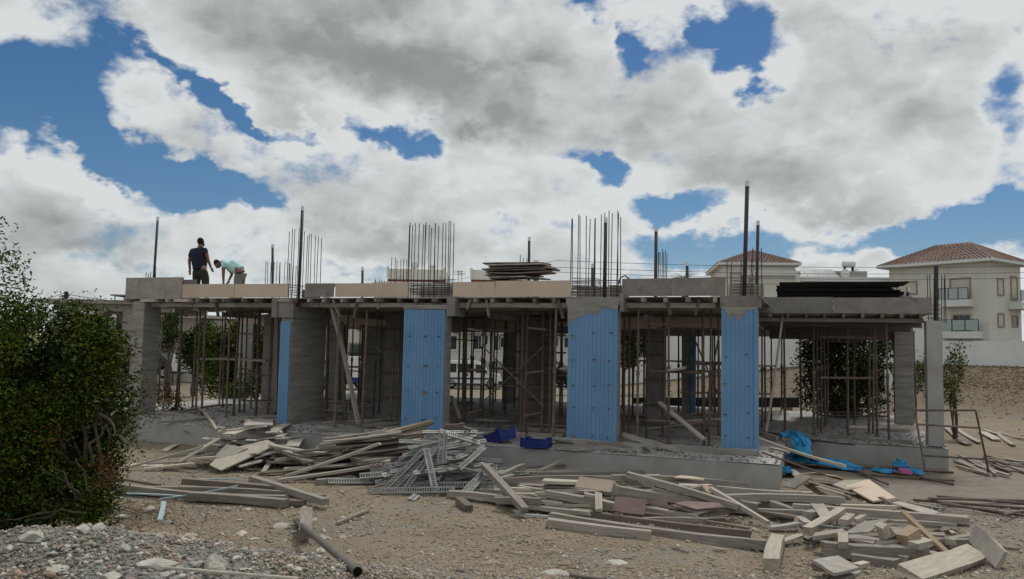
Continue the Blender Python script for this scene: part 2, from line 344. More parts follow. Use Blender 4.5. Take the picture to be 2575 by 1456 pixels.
def frame_matrix(p, q, roll=0.0):
    p, q = Vector(tuple(map(float, p))), Vector(tuple(map(float, q))); d = (q - p).normalized()
    up = Vector((0, 0, 1)) if abs(d.z) < .97 else Vector((0, 1, 0))
    y = up.cross(d).normalized(); z = d.cross(y).normalized()
    if roll:
        R = Matrix.Rotation(roll, 3, d); y = R @ y; z = R @ z
    return Matrix(((d.x, y.x, z.x, p.x), (d.y, y.y, z.y, p.y), (d.z, y.z, z.z, p.z), (0, 0, 0, 1))), (q - p).length
def plank_mesh(ln, w, t, m, rough=1.5):
    n = max(2, int(ln / .45) + 1); v = []; f = []
    bow = random.uniform(-.012, .012) * ln * rough; tw = random.uniform(-.05, .05) * rough; bw = random.uniform(-.006, .006) * ln * rough
    for i in range(n + 1):
        s = i / n; x = s * ln; b = bow * 4 * s * (1 - s); c = math.cos(tw * s); sn = math.sin(tw * s); by = bw * 4 * s * (1 - s)
        for a, e in ((-1, -1), (1, -1), (1, 1), (-1, 1)):
            j = .05 * rough
            yy = a * w / 2 * (1 + random.uniform(-j, j)); zz = e * t / 2 * (1 + random.uniform(-j, j))
            xx = x + (random.uniform(-.02, .02) * rough if i in (0, n) else 0)
            v.append((xx, yy * c - zz * sn + by, yy * sn + zz * c + b))
    for i in range(n):
        for k in range(4):
            k2 = (k + 1) % 4; f.append((i * 4 + k, i * 4 + k2, i * 4 + 4 + k2, i * 4 + 4 + k))
    f.append((3, 2, 1, 0)); f.append(tuple(n * 4 + k for k in range(4)))
    return mesh('plank', v, f, m)
def plank(p, q, w, t, m=None, label=None, name='wooden_plank', cat='plank', group=None, roll=0.0, rough=1.5):
    M, ln = frame_matrix(p, q, math.radians(roll))
    return put(name, plank_mesh(ln, w, t, m or wood, rough), M=M, kind='thing', label=label, cat=cat, group=group)
def sheet(pts, t, m, label, group=None, name='plywood_sheet', cat='board'):
    P = [Vector(tuple(map(float, p))) for p in pts]; c = sum(P, Vector()) / len(P)
    n = (P[1] - P[0]).cross(P[2] - P[0]).normalized()
    if n.z < 0: n = -n
    k = len(P); ax = (P[1] - P[0]).normalized()
    ay = n.cross(ax).normalized(); M = Matrix(((ax.x, ay.x, n.x, c.x), (ax.y, ay.y, n.y, c.y), (ax.z, ay.z, n.z, c.z), (0, 0, 0, 1)))
    Mi = M.inverted(); top = []
    for i in range(k):                                    # ragged edges: extra points along every side
        a, b = Mi @ P[i], Mi @ P[(i + 1) % k]
        for s in (0, .33, .66):
            q = a.lerp(b, s); j = .008 if s else .004
            top.append(Vector((q.x + random.uniform(-j, j), q.y + random.uniform(-j, j), q.z * .5 + random.uniform(-.003, .003))))
    kk = len(top); v = [p + Vector((0, 0, t / 2)) for p in top] + [p - Vector((0, 0, t / 2)) for p in top]
    f = [tuple(range(kk)), tuple(range(2 * kk - 1, kk - 1, -1))] + [(i, kk + i, kk + (i + 1) % kk, (i + 1) % kk) for i in range(kk)]
    me = mesh('sheet', v, f, m)
    return put(name, me, M=M, label=label, cat=cat, group=group)

# ------------------------------------------------------------------ ground
def axis(a, b, step, lo, hi, n):
    mid = np.arange(a, b, step); g = np.linspace(0, 1, n) ** 2.6
    return np.concatenate([(a - (a - lo) * g[1:])[::-1], mid, b + (hi - b) * g])
def fbm(x, y, seed, octs=5, base=1.0):
    r = np.random.RandomState(seed); z = 0 * x; a = 1.0; fq = base
    for _ in range(octs):
        for _k in range(3):
            th, ph = r.uniform(0, 6.28), r.uniform(0, 6.28)
            z = z + a / 3 * np.sin(fq * (x * math.cos(th) + y * math.sin(th)) + ph + 1.3 * np.sin(fq * .7 * (y * math.cos(th) - x * math.sin(th)) + ph * 2))
        a *= .55; fq *= 2.03
    return z
gx = axis(-9.5, 12, .075, -500, 500, 34); gy = axis(3.6, 21, .075, -60, 1500, 46)
X, Y = np.meshgrid(gx, gy)
Zt = ter(X, Y) + .018 * fbm(X, Y, 3, 6, 1.6) * np.clip(1.5 - np.abs(Y - 12) / 30, .3, 1)
mound = np.exp(-((X + 3.3) / 2.6) ** 2 - ((Y - 6.0) / 1.8) ** 2)
Zt += mound * .045 * fbm(X, Y, 5, 5, 4.0)
qx, qy = loc((0, 0, 0))[:2]
U_ = (X - O[0]) * BU[0] + (Y - O[1]) * BU[1]; V_ = (X - O[0]) * BV[0] + (Y - O[1]) * BV[1]
V = np.stack([X.ravel(), Y.ravel(), Zt.ravel()], 1); nx, ny = len(gx), len(gy)
I = (np.arange(ny - 1)[:, None] * nx + np.arange(nx - 1)[None, :]).ravel()
Fc = np.stack([I, I + 1, I + nx + 1, I + nx], 1)
gm = mat('dry_earth', (.245, .198, .136), (.175, .142, .10), 1.4, bump=1.0, bscale=45, coord='Object', stain=((.18, .168, .145), .7, .52))
# earth: grey crushed rubble on the mound and to the sides, tan earth between, dry grass on the far slope
T = gm.node_tree; nd = T.nodes; lk = T.links; bs = nd['Principled BSDF']; src = bs.inputs['Base Color'].links[0].from_socket
att = nd.new('ShaderNodeAttribute'); att.attribute_name = 'zone'
sp = nd.new('ShaderNodeSeparateColor'); lk.new(att.outputs['Color'], sp.inputs[0])
tcg = nd.new('ShaderNodeTexCoord'); ngr = nd.new('ShaderNodeTexNoise'); ngr.inputs['Scale'].default_value = 3.5; ngr.inputs['Detail'].default_value = 10; ngr.inputs['Roughness'].default_value = .7
lk.new(tcg.outputs['Object'], ngr.inputs['Vector'])
def rampn(c1, c2):
    r = nd.new('ShaderNodeValToRGB'); r.color_ramp.elements[0].position = .35; r.color_ramp.elements[1].position = .65
    r.color_ramp.elements[0].color = (*c1, 1); r.color_ramp.elements[1].color = (*c2, 1); lk.new(ngr.outputs[0], r.inputs[0]); return r.outputs[0]
def mixc(a, b, fac):
    m = nd.new('ShaderNodeMix'); m.data_type = 'RGBA'; lk.new(a, m.inputs[6]); lk.new(b, m.inputs[7]); lk.new(fac, m.inputs[0]); return m.outputs[2]
c = mixc(src, rampn((.13, .13, .122), (.25, .245, .225)), sp.outputs[0])
c = mixc(c, rampn((.085, .066, .042), (.15, .112, .072)), sp.outputs[1])
c = mixc(c, rampn((.165, .143, .12), (.24, .21, .175)), sp.outputs[2])
lk.new(c, bs.inputs['Base Color'])
gme = big('ground', V, Fc, gm, True)
zone = np.zeros((len(V), 4), np.float32); zone[:, 3] = 1
nz = .35 * fbm(X, Y, 9, 4, .9).ravel()
zone[:, 0] = sm((np.exp(-((X + 4.2) / 4.0) ** 2 - ((Y - 5.2) / 2.4) ** 2).ravel() * 1.6 - .45 + nz))
zone[:, 1] = sm((Y.ravel() - 30 + 6 * nz) / 6) * sm((X.ravel() - 6) / 8) * sm((100 - Y.ravel()) / 30)
zone[:, 2] = sm((X.ravel() - 5.5 + 2 * nz) / 2.0) * sm((22 - Y.ravel()) / 6) * .8
ca = gme.color_attributes.new('zone', 'FLOAT_COLOR', 'POINT'); ca.data.foreach_set('color', zone.ravel())
put('ground', gme, kind='structure', label='dry tan earth and crushed stone around the building site')

# stones: real pebbles, thicker near the viewer
def stones(name, P, R, m, label, seed, flat=.6, parent=None, smooth=False):
    r = np.random.RandomState(seed); n = len(P)
    base = np.array([(1, .1, -.2), (-1, 0, 0), (0, 1, 0), (0, -1, 0), (0, 0, 1), (0, 0, -1), (.6, .6, .55), (-.6, -.6, .5)], float)
    tri = np.array([(0, 2, 6), (2, 4, 6), (4, 0, 6), (2, 1, 4), (1, 7, 4), (7, 3, 4), (1, 3, 7), (3, 0, 4), (0, 5, 2), (2, 5, 1), (1, 5, 3), (3, 5, 0)])
    V = base[None] * (1 + r.uniform(-.5, .5, (n, 8, 3))) * R[:, None, None] * np.array([1, .75, flat])
    th = r.uniform(0, 6.28, n); c, s = np.cos(th)[:, None], np.sin(th)[:, None]
    x = V[:, :, 0] * c - V[:, :, 1] * s; y = V[:, :, 0] * s + V[:, :, 1] * c
    tl = r.uniform(-.5, .5, n)[:, None]; z = V[:, :, 2] + x * tl
    V = np.stack([x, y, z], 2) + P[:, None, :]
    Fs = tri[None] + (np.arange(n) * 8)[:, None, None]
    o = put(name, big(name, V.reshape(-1, 3), Fs.reshape(-1, 3), m), parent, kind='stuff', label=label)
    return o
n = 100000
yy = 5.2 + 14 * NP.rand(n) ** 1.6; xx = (NP.rand(n) * 2 - 1) * (yy * .68 + .5)
keep = (fbm(xx, yy, 21, 4, 1.5) + NP.rand(n) * 2.2 > .35) & ((xx - O[0]) * BV[0] + (yy - O[1]) * BV[1] < -1.2)
xx, yy = xx[keep], yy[keep]; R = NP.gamma(1.7, .0042, len(xx)) + .0035; R = np.minimum(R, .04) * (1 + .03 * yy)
stones('gravel', np.stack([xx, yy, ter(xx, yy) + .018 * fbm(xx, yy, 3, 6, 1.6) + R * .12], 1), R, gravel, 'small tan, white and reddish stones scattered over the earth', 1)
n = 75000
xx = -3.8 + NP.randn(n) * 2.4; yy = 5.6 + NP.randn(n) * 1.5
keep = (yy > 4.2) & (yy < 10) & (xx > -8); xx, yy = xx[keep], yy[keep]
def gz(x, y): return ter(x, y) + .018 * fbm(x, y, 3, 6, 1.6) + np.exp(-((x + 3.3) / 2.6) ** 2 - ((y - 6.0) / 1.8) ** 2) * .045 * fbm(x, y, 5, 5, 4.0)
R = np.minimum(NP.gamma(1.0, .0058, len(xx)) + .003, .045)
stones('rubble', np.stack([xx, yy, gz(xx, yy) + R * .15], 1), R, rubblem, 'grey and white broken stone covering the mound', 2)

# larger rocks that can be told apart
import bmesh
def rock_mesh(r, sx, sy, sz, seed, sub=2, jag=.16):
    bm = bmesh.new(); bmesh.ops.create_icosphere(bm, subdivisions=sub + 1, radius=1); rr = random.Random(seed)
    pl = [(Vector((rr.uniform(-1, 1), rr.uniform(-1, 1), rr.uniform(-1, 1))).normalized(), rr.uniform(.5, .85)) for _ in range(14)]
    for v in bm.verts:
        for nrm, dd in pl:
            e = v.co.dot(nrm) - dd
            if e > 0: v.co -= nrm * e
        v.co *= 1 + rr.uniform(-jag, jag) * .28
        v.co.x *= sx * r; v.co.y *= sy * r; v.co.z *= sz * r
    me = bpy.data.meshes.new('rock'); bm.to_mesh(me); bm.free(); me.materials.append(rockm); return me
def rock(x, y, w, h, label, seed, rot=0.0, dy=1.0):
    p = hit(x, y, gz, .0); s = p[1] / F * w / 2
    o = put('rock', rock_mesh(1, s * 1.15, s * dy, h * p[1] / F, seed), at=(p[0], p[1], p[2] + h * p[1] / F * .12), rot=(random.uniform(-.15, .15), random.uniform(-.15, .15), rot), label=label, cat='rock', group='stones on the rubble mound')
    return o
rock(*z5(235, 1030), 72, 17, 'flat-topped white stone block at the mound\'s back edge below the bush', 1, .1)
rock(*z5(630, 985), 45, 14, 'whitish squared stone beside the tan one on the mound crest', 2)
rock(*z5(755, 975), 36, 16, 'tan angular stone at the crest, touching a whitish squared one', 3, .5)
rock(*z5(915, 890), 46, 12, 'pale rounded boulder by the dark hollow at the mound\'s back', 4)
rock(*z5(1215, 1250), 112, 20, 'largest pale slab of stone, a thin rod crossing its right end', 5, .35, .6)
rock(*z5(1610, 1260), 72, 36, 'big rounded white rock behind the thin rod', 6)
rock(*z5(930, 1105), 34, 7, 'small flat tan stone in the grey middle of the mound', 7)
rock(*z5(1490, 1240), 30, 12, 'tan stone wedged between the large slab and white rock', 8)
rock(*z5(60, 1125), 24, 12, 'grey stone near the mound\'s left end', 9)
rock(*z5(430, 1265), 70, 8, 'yellowish flat stone half buried in grey rubble', 10, .3)
rock(*z5(820, 1335), 55, 14, 'yellowish stone at the foot of the largest slab', 11)
rock(*z5(740, 1220), 24, 8, 'small white rounded stone lying alone on grey fines', 12)
rock(*z5(1220, 1020), 50, 8, 'low grey stone above the large slab', 13, .2)
rock(*z5(920, 970), 38, 12, 'pale pointed stone right of the tan angular one', 14, .8)
rock(*z5(1925, 1180), 22, 12, 'white chunk standing near the pipe\'s side of the mound', 15)
rock(*z5(2100, 950), 48, 7, 'flat pale stone beside the wooden block', 16)
rock(*z5(1960, 1265), 22, 22, 'grey upright stone right of the big white rock', 17)
rock(*z5(1110, 840), 34, 14, 'hollowed grey stone at the edge of the dark pit', 18)
rock(*z5(1250, 930), 22, 8, 'small stone below the pale blue strip', 19)
rock(*z5(2440, 1190), 14, 5, 'small light stone near the dark pipe', 20)
rock(*z7(470, 1215), 80, 8, 'flat brownish stone embedded at the front of the yard', 21)
rock(*z7(1020, 1125), 55, 9, 'lumpy yellow crust lying alone on the open earth', 22, -.4)
for i in range(90):
    x, y = random.uniform(0, 900), random.uniform(1330, 1450)
    if x > 600: y = random.uniform(1270, 1450)
    rock(x, y, random.choice((1, 1, 1.6)) * random.uniform(9, 24), random.uniform(3, 7), 'small broken grey or white stone among the rubble of the mound', 50 + i, random.uniform(0, 3))

# ------------------------------------------------------------------ the unfinished building
B = empty('concrete_building_frame', O, (0, 0, -TH), label='unfinished single-storey concrete building frame with blue insulated columns and timber roof formwork', cat='building')
def bpart(name, mb, m, parent=B, smooth=False, label=None, kind=None):
    return mb.put(name, m, parent, smooth, label=label, kind=kind)
def rough_box(mb, x0, y0, z0, x1, y1, z1, j=.006, seg=.5, axis=2):
    """box cut into rings along one axis, every ring a little off"""
    lo = [x0, y0, z0]; hi = [x1, y1, z1]; n = max(1, int((hi[axis] - lo[axis]) / seg)); a, b = [i for i in range(3) if i != axis]
    base = len(mb.v)
    for i in range(n + 1):
        t = lo[axis] + (hi[axis] - lo[axis]) * i / n
        for p, q in ((lo[a], lo[b]), (hi[a], lo[b]), (hi[a], hi[b]), (lo[a], hi[b])):
            v = [0, 0, 0]; v[axis] = t; v[a] = p + random.uniform(-j, j); v[b] = q + random.uniform(-j, j); mb.v.append(tuple(v))
    for i in range(n):
        for k in range(4):
            k2 = (k + 1) % 4; mb.f.append(tuple(base + c for c in (i * 4 + k, i * 4 + k2, i * 4 + 4 + k2, i * 4 + 4 + k)))
    mb.f.append(tuple(base + k for k in (3, 2, 1, 0))); mb.f.append(tuple(base + n * 4 + k for k in range(4)))
    return mb
# foundation wall and slab: grid surface with an uneven top
def slab_piece(u0, u1, v0, v1, z0=-1.1):
    su, sv = .12, .12; nu, nv = int((u1 - u0) / su), int((v1 - v0) / sv)
    us, vs = np.linspace(u0, u1, nu + 1), np.linspace(v0, v1, nv + 1); UU, VV = np.meshgrid(us, vs)
    ZZ = .012 * fbm(UU, VV, 31, 5, 2.0) - .012; ed = np.minimum(np.minimum(UU - u0, u1 - UU), VV - v0); ZZ -= .02 * np.exp(-ed / .03)
    P = np.stack([UU.ravel(), VV.ravel(), ZZ.ravel()], 1); k = np.arange(nv)[:, None] * (nu + 1) + np.arange(nu)[None]; k = k.ravel()
    return big('slab', P, np.stack([k, k + 1, k + nu + 2, k + nu + 1], 1), slabm, False)
put('slab_surface', slab_piece(-19, .47, -1.2, 13.2), B)
put('slab_surface', slab_piece(.475, 3.96, 3.5, 13.2), B)
f = MB(); rough_box(f, -19, -1.195, -1.1, .465, 13.2, -.045, .004, 1.2, 0)
bpart('foundation_wall', f, conc_pale)
f = MB(); rough_box(f, .47, 3.505, -1.1, 3.955, 13.2, -.045, .004, 1.2, 0)
bpart('foundation_wall', f, conc_pale)
f = MB(); rough_box(f, -8.5, -.32, -.02, .0, -.08, .10, .02, .4, 0); bpart('kerb', f, conc)

def insulation(par, u0, u1, z0, z1, vf=0.0, th=.045, nb=2, step=.098, top_fn=None):
    """foam boards on the column's front: every board a piece, with narrow vertical grooves cut into it"""
    bw = (u1 - u0) / nb
    for b in range(nb):
        a0 = u0 + b * bw + .002; a1 = u0 + (b + 1) * bw - .002; m = MB(); y0, y1 = vf - th, vf
        xs = []; n = max(1, round((a1 - a0) / step)); w = (a1 - a0) / n; g = .0028; prof = []
        for i in range(n):
            prof += [(a0 + i * w + (g if i else 0), y0)]
            prof += [(a0 + (i + 1) * w - (g if i < n - 1 else 0), y0)]
            if i < n - 1: prof += [(a0 + (i + 1) * w - g, y0 + .006), (a0 + (i + 1) * w + g, y0 + .006)]
        base = len(m.v); zt = z1 + random.uniform(-.01, .004)
        for z in (z0, zt):
            for (x, y) in prof: m.v.append((x, y, z))
        k = len(prof); m.f += [(i, i + 1, k + i + 1, k + i) for i in range(k - 1)]
        m.v += [(a0, y1, z0), (a1, y1, z0), (a0, y1, zt), (a1, y1, zt)]; q = 2 * k
        m.f += [(q, 0, k, q + 2), (k - 1, q + 1, q + 3, 2 * k - 1), (q + 1, q, q + 2, q + 3)]
        m.f.append(tuple(range(k, 2 * k)) + (q + 3, q + 2)); m.f.append(tuple(range(k - 1, -1, -1)) + (q, q + 1))
        m.put('insulation_board', blue, par)
def pins(par, spots, vf, smear=True):
    m = MB(); s = MB()
    for (u, z) in spots:
        m.tube([(u, vf + .01, z), (u + random.uniform(-.02, .02), vf - .055, z - .004)], .008, 5)
        m.bar((u - .03, vf - .012, z), (u + random.uniform(.0, .05), vf - .02, z + random.uniform(-.01, .01)), .008, .012)
        if smear and random.random() < .4:
            k = 9; c = len(s.v); rr = random.uniform(.02, .05)
            s.v.append((u, vf - .008, z - .02))
            for i in range(k): t = 6.283 * i / k; s.v.append((u + math.cos(t) * rr * random.uniform(.5, 1), vf - .003, z - .02 + math.sin(t) * rr * 1.5 * random.uniform(.5, 1.1)))
            s.f += [(c, c + 1 + (i + 1) % k, c + 1 + i) for i in range(k)]
    m.put('fixing_pins', rebar_m, par, kind='stuff')
    if s.v: s.put('mortar_splashes', conc, par, kind='stuff')
def mortar(par, u0, u1, ztop, drops, vf):
    """ragged tongue of mortar hanging over the top of the boards"""
    n = 40; v = []; f = []
    for i in range(n + 1):
        t = i / n; u = u0 + (u1 - u0) * t; d = np.interp(t, [a for a, _ in drops], [b for _, b in drops]) * random.uniform(.86, 1.12)
        v += [(u, vf - .012, ztop), (u, vf - .014, ztop - d * .6), (u, vf - .004, ztop - d), (u, vf + .002, ztop - d)]
    for i in range(n):
        for k in range(3): a = i * 4 + k; f.append((a, a + 1, a + 5, a + 4))
    mesh_ = mesh('mortar', v, f, conc); put('mortar_smear', mesh_, par)
def column(u0, u1, v0, v1, z0, z1, m=conc, label=None, lifts=False):
    mb = MB(); rough_box(mb, u0, v0, z0, u1, v1, z1, .005, .35)
    o = bpart('column', mb, m, label=label)
    if lifts:                                             # raised marks left by the form boards on the right-hand face
        s = MB(); z = z0 + .1
        while z < z1 - .1:
            s.box(u1 - .004, v0 + .01, z, u1 + random.uniform(.004, .012), v1 - .01, z + random.uniform(.008, .02)); z += random.uniform(.14, .26)
        s.put('form_marks', m, o, kind='stuff')
    return o
def pspots(us, zs): return [(u + random.uniform(-.03, .03), z + random.uniform(-.04, .04)) for u in us for z in zs]
cA = column(-16.75, -16.33, 0, .6, 0, 3.15, conc, 'board-marked corner column beside the green bush', True)
cB = column(-11.74, -11.42, 0, 1.55, 0, 2.78, conc, 'deep board-marked wall column with one narrow blue board', True)
insulation(cB, -11.74, -11.44, .02, 2.62, 0, .05, 1, .075)
cC = column(-8.16, -7.06, .0, .28, 0, 2.95, conc, 'wide column behind the timber and channel heaps')
insulation(cC, -8.18, -7.08, -.12, 2.93, 0); pins(cC, pspots((-8.02, -7.6, -7.55, -7.22), (.35, .95, 1.6, 2.3)), -.045)
cD = column(-4.04, -2.92, .0, .28, 0, 3.12, conc, 'wide column above the two blue crates, mortar smeared over its top')
insulation(cD, -4.05, -2.92, .0, 3.04, 0); pins(cD, pspots((-3.9, -3.45, -3.1), (.15, .75, 1.3, 1.85, 2.4)), -.045)
mortar(cD, -4.06, -2.91, 3.08, [(0, .5), (.05, .42), (.16, .38), (.2, .30), (.4, .22), (.6, .26), (.68, .12), (.8, .10), (.92, .16), (1, .14)], -.045)
cE = column(-.70, -.005, .0, .30, 0, 3.2, conc, 'narrow column standing at the corner of the low wall')
insulation(cE, -.72, -.07, .0, 2.98, 0, nb=1); 
mb = MB(); mb.box(-.066, -.065, 0, .012, .26, 2.97); mb.put('corner_board', blue, cE)
pins(cE, pspots((-.62, -.2), (.35, .8, 1.4, 2.0)), -.045)
mortar(cE, -.72, .0, 3.0, [(0, .03), (.1, .05), (.15, .15), (.25, .3), (.3, .12), (.45, .28), (.6, .2), (.7, .08), (1, .05)], -.045)
cF = column(3.56, 3.88, 3.52, 4.0, 0, 2.88, conc_pale, 'outermost corner column, its bars bare at the top')
# inner columns
inner = [(655, 703, 1021, .3, 'ply'), (903, 955, 1008, .5, 0), (962, 1005, 1045, .3, 'w'), (1262, 1291, 1012, .4, 0), (1300, 1343, 1048, .4, 'w'), (1354, 1388, 1040, .35, 0), (1622, 1668, 1066, .45, 'w'),
         (1714, 1738, 1039, .5, 'b'), (2252, 2300, 1065, .4, 0), (822, 850, 1008, .4, 0), (590, 612, 995, .4, 0)]
for x0, x1, yb, dv, kind in inner:
    a = loc(Z(x0, yb)); b = PV(x1, yb, a[1])
    v0 = a[1]; col = column(a[0], b[0], v0, v0 + dv, 0, 2.98, conc if kind != 'w' else form_grey)
    if kind == 'b':
        mb = MB(); mb.box(b[0] - .01, v0 - .05, .05, b[0] + .14, v0 + .1, 2.6); mb.put('insulation_board', blue, col)
    if kind == 'w':
        for z in (.5, 1.2, 1.9, 2.5):
            mb = MB(); mb.box(a[0] - .05, v0 - .05, z, b[0] + .05, v0 - .006, z + .07); mb.put('clamp_board', wood_dk, col)
    if kind in (0, 'ply'):
        s = MB()
        for i in range(9): s.box(a[0] + .01, v0 - .012, .2 + i * .31, b[0] - .01, v0 + .003, .2 + i * .31 + .012)
        s.put('form_marks', conc, col, kind='stuff')
# column heads wrapped in form boards
def fbox(name, m, u0, v0, z0, u1, v1, z1, par=B, label=None, j=.004, axis=0):
    mb = MB(); rough_box(mb, u0, v0, z0, u1, v1, z1, j, .6, axis); return bpart(name, mb, m, par, label=label)
fbox('column_head', form_grey, -11.82, -.06, 2.72, -11.36, 1.65, 3.2)
fbox('column_head', conc, -8.2, -.05, 2.94, -7.04, .34, 3.04)
fbox('column_head', conc, -4.1, -.055, 3.05, -2.86, .34, 3.22)
fbox('column_head', form_grey, -2.87, -.08, 2.9, -2.79, .5, 3.3)
fbox('column_head', form_grey, -7.03, -.08, 2.78, -6.82, .5, 3.24)
fbox('column_head', form_grey, -.74, -.05, 2.99, .06, .38, 3.235)
fbox('column_head', form_grey, -12.0, -.1, 2.72, -11.83, .3, 3.22)
# edge beam boards at the front, from the left corner to the right one
front = [(-17.03, -15.05, 3.2, 3.80, ply_grey, .0), (-15.03, -13.3, 3.235, 3.60, ply, .02), (-13.28, -11.6, 3.235, 3.595, ply, .02), (-11.06, -10.2, 3.24, 3.59, form_grey, .0),
         (-10.17, -8.12, 3.24, 3.585, ply, .02), (-6.92, -5.85, 3.235, 3.59, ply, .02), (-5.83, -4.02, 3.235, 3.60, ply, .02),
         (-2.84, -1.75, 3.24, 3.62, form_grey, .0), (-1.745, -.64, 3.24, 3.625, form_grey, .0)]
for u0, u1, a, b, m, dv in front:
    fbox('edge_form_board', m, u0, -.02 + dv, a, u1, .005 + dv, b, j=.003)
    s = MB(); s.box(u0 + .01, .03 + dv, b - .09, u1 - .01, .075 + dv, b - .004); s.put('edge_batten', wood, B)
fbox('edge_form_board', ply_grey, -17.03, .01, 3.2, -17.0, 1.4, 3.80, axis=1)
fbox('edge_form_board', form_grey, -17.0, .55, 3.2, -15.07, .58, 3.78)
for u0, u1, m in ((-11.6, -11.05, wood_dk), (-8.12, -6.9, ply_grey), (-4.03, -3.3, ply_grey), (-3.28, -2.84, wood), (-.64, .1, ply_grey)):
    fbox('back_form_board', m, u0, .62, 3.23, u1, .65, 3.52 + random.uniform(-.05, .03))
# the set-back right-hand bay
fbox('edge_form_board', form_grey, -.16, 3.55, 3.05, 1.55, 3.58, 3.44, label='grey stained edge board of the set-back bay')
fbox('edge_form_board', form_grey, 1.56, 3.55, 3.05, 3.68, 3.58, 3.42)
fbox('edge_form_board', form_grey, 3.66, 3.58, 3.06, 3.69, 9.9, 3.42, axis=1)
fbox('edge_form_board', wood_dk, -.2, 4.7, 2.75, 3.6, 4.73, 3.02)
fbox('edge_form_board', wood_dk, -.2, 7.0, 2.7, 3.6, 7.03, 3.02)
fbox('edge_form_board', wood_dk, -.2, 9.8, 2.5, 3.6, 9.83, 3.02)
# roof deck of plywood, joists and bearers
for i, u in enumerate(np.arange(-17, .1, 1.22)):
    for k, v in enumerate(np.arange(.03, 12.3, 2.44)):
        m = MB(); m.box(u + .004, v + .004, 3.205, min(u + 1.216, -.02), v + 2.436, 3.225); m.put('deck_panel', ply_grey if (i + k) % 3 else wood_dk, B)
for u in (0, 1.22, 2.44):
    for v in (3.6, 6.04, 8.48):
        m = MB(); m.box(u + .004, v, 3.035, u + 1.216, v + 2.43, 3.05); m.put('deck_panel', ply_grey, B)
jm = [wood, wood_dk, wood_dk, wood]
for u in np.arange(-16.9, -.1, .5):
    u += random.uniform(-.09, .09); e = random.choice((0, .03, .05, .1, .16, .24)); s = MB(); rough_box(s, u - .04, -e, 3.105, u + .04, 5.9, 3.2, .004, 2, 1); s.put('joist', jm[int(u * 7) % 4], B)
    s = MB(); rough_box(s, u - .02, 5.8, 3.105, u + .06, 12.2, 3.2, .004, 3, 1); s.put('joist', wood_dk, B)
for u in np.arange(.1, 3.6, .42):
    s = MB(); rough_box(s, u - .035, 3.50 - random.choice((-.12, -.06, .0, .03)), 2.945, u + .035, 10, 3.03, .004, 2, 1); s.put('joist', wood_dk, B)
for v in (.22, 1.3, 2.6, 4.1, 6.3, 7.6, 9.0, 10.6, 12.0):
    u = -17.0
    while u < -.4:
        ln = random.uniform(2.6, 4.2); e = min(u + ln, -.35); s = MB(); rough_box(s, u, v - .035 + random.uniform(-.03, .03), 2.995, e, v + .04, 3.1, .006, 1, 0)
        s.put('bearer', random.choice((wood, wood_dk, wood)), B); u = e + .02
for v in (3.9, 5.4, 7.5, 9.4):
    s = MB(); rough_box(s, -.2, v, 2.85, 3.55, v + .07, 2.94, .005, 1, 0); s.put('bearer', wood, B)
# inner beam forms hanging below the deck
for v, a, b, m in ((5.0, 2.66, 2.99, ply), (9.6, 2.62, 2.99, ply), (12.3, 2.6, 3.5, ply_grey)):
    for u in np.arange(-17, -.5, 2.4):
        if random.random() < .12: continue
        fbox('beam_form_board', m if random.random() < .7 else ply_grey, u, v, a + random.uniform(-.02, .02), min(u + 2.38, -.3), v + .025, b)
for u in (-16.4, -11.6, -7.3, -3.0, -.5):
    fbox('beam_form_board', ply_grey, u, 3.2, 2.84, u + .03, 11.8, 2.99, axis=1)
# short hanging packing timbers under the front edge
for u in (-14.9, -14.0, -10.3, -9.6, -9.0, -6.5, -6.1, -4.9, -4.35, -2.5, -1.9, -1.2):
    s = MB(); s.bar((u, .12, 3.19), (u + random.uniform(-.12, .15), .15 + random.uniform(0, .3), 2.72 + random.uniform(0, .25)), .045, .07); s.put('packing_timber', random.choice((wood, wood_pale, wood_dk)), B)
for x0, x1, h in ((360, 400, 0), (443, 470, 0), (700, 720, 0)):
    u = PV(x0, 758, .0)[0]; s = MB(); s.box(u, -.1, 3.12, u + .5, .3, 3.19); s.put('packing_timber', wood_pale, B)

# starter bars, stirrups and upright pipes
def rebar(u, v, z0, z1, r=.010, lean=None, par=B):
    a, b = lean or (random.uniform(-.03, .03), random.uniform(-.03, .03)); s = MB(); s.tube([(u, v, z0), (u + a, v + b, z1)], r, 5); return s.put('rebar', rebar_m, par)
def stirrup(u0, u1, v0, v1, z, r=.006):
    s = MB(); t = [random.uniform(-.015, .015) for _ in range(4)]
    s.tube([(u0, v0, z + t[0]), (u1, v0, z + t[1]), (u1, v1, z + t[2]), (u0, v1, z + t[3]), (u0, v0, z + t[0])], r, 5, False); s.put('stirrup', rebar_m, B)
def bars_px(xs, vv, z0, tops):
    for x, yt in zip(xs, tops):
        v = random.choice(vv); u, _, z = PV(x, yt, v); rebar(u, v, z0, z)
bars_px([z2(a, 0)[0] for a in (340, 345, 361, 372, 397, 427, 443, 456, 471, 493, 503, 525)], (.06, 1.3), 3.0, [z2(0, a)[1] for a in (188, 368, 172, 175, 170, 185, 212, 200, 200, 212, 218, 225)])
bars_px([z2(a, 0)[0] for a in (1015, 1022, 1035, 1050, 1072, 1093, 1105, 1109, 1135, 1143, 1162, 1168, 1180, 1207, 1227, 1243, 1250, 1270)], (.06, .24), 3.0,
        [z2(0, a)[1] for a in (152, 136, 152, 140, 142, 148, 136, 150, 150, 168, 138, 148, 156, 140, 140, 130, 128, 144)])
bars_px([z3(a, 0)[0] for a in (641, 652, 682, 697, 730, 741, 774, 780, 810, 824, 856, 868, 900, 909, 923)], (.06, .24), 3.15,
        [z3(0, a)[1] for a in (114, 118, 92, 100, 100, 118, 118, 112, 92, 82, 70, 84, 84, 70, 108)])
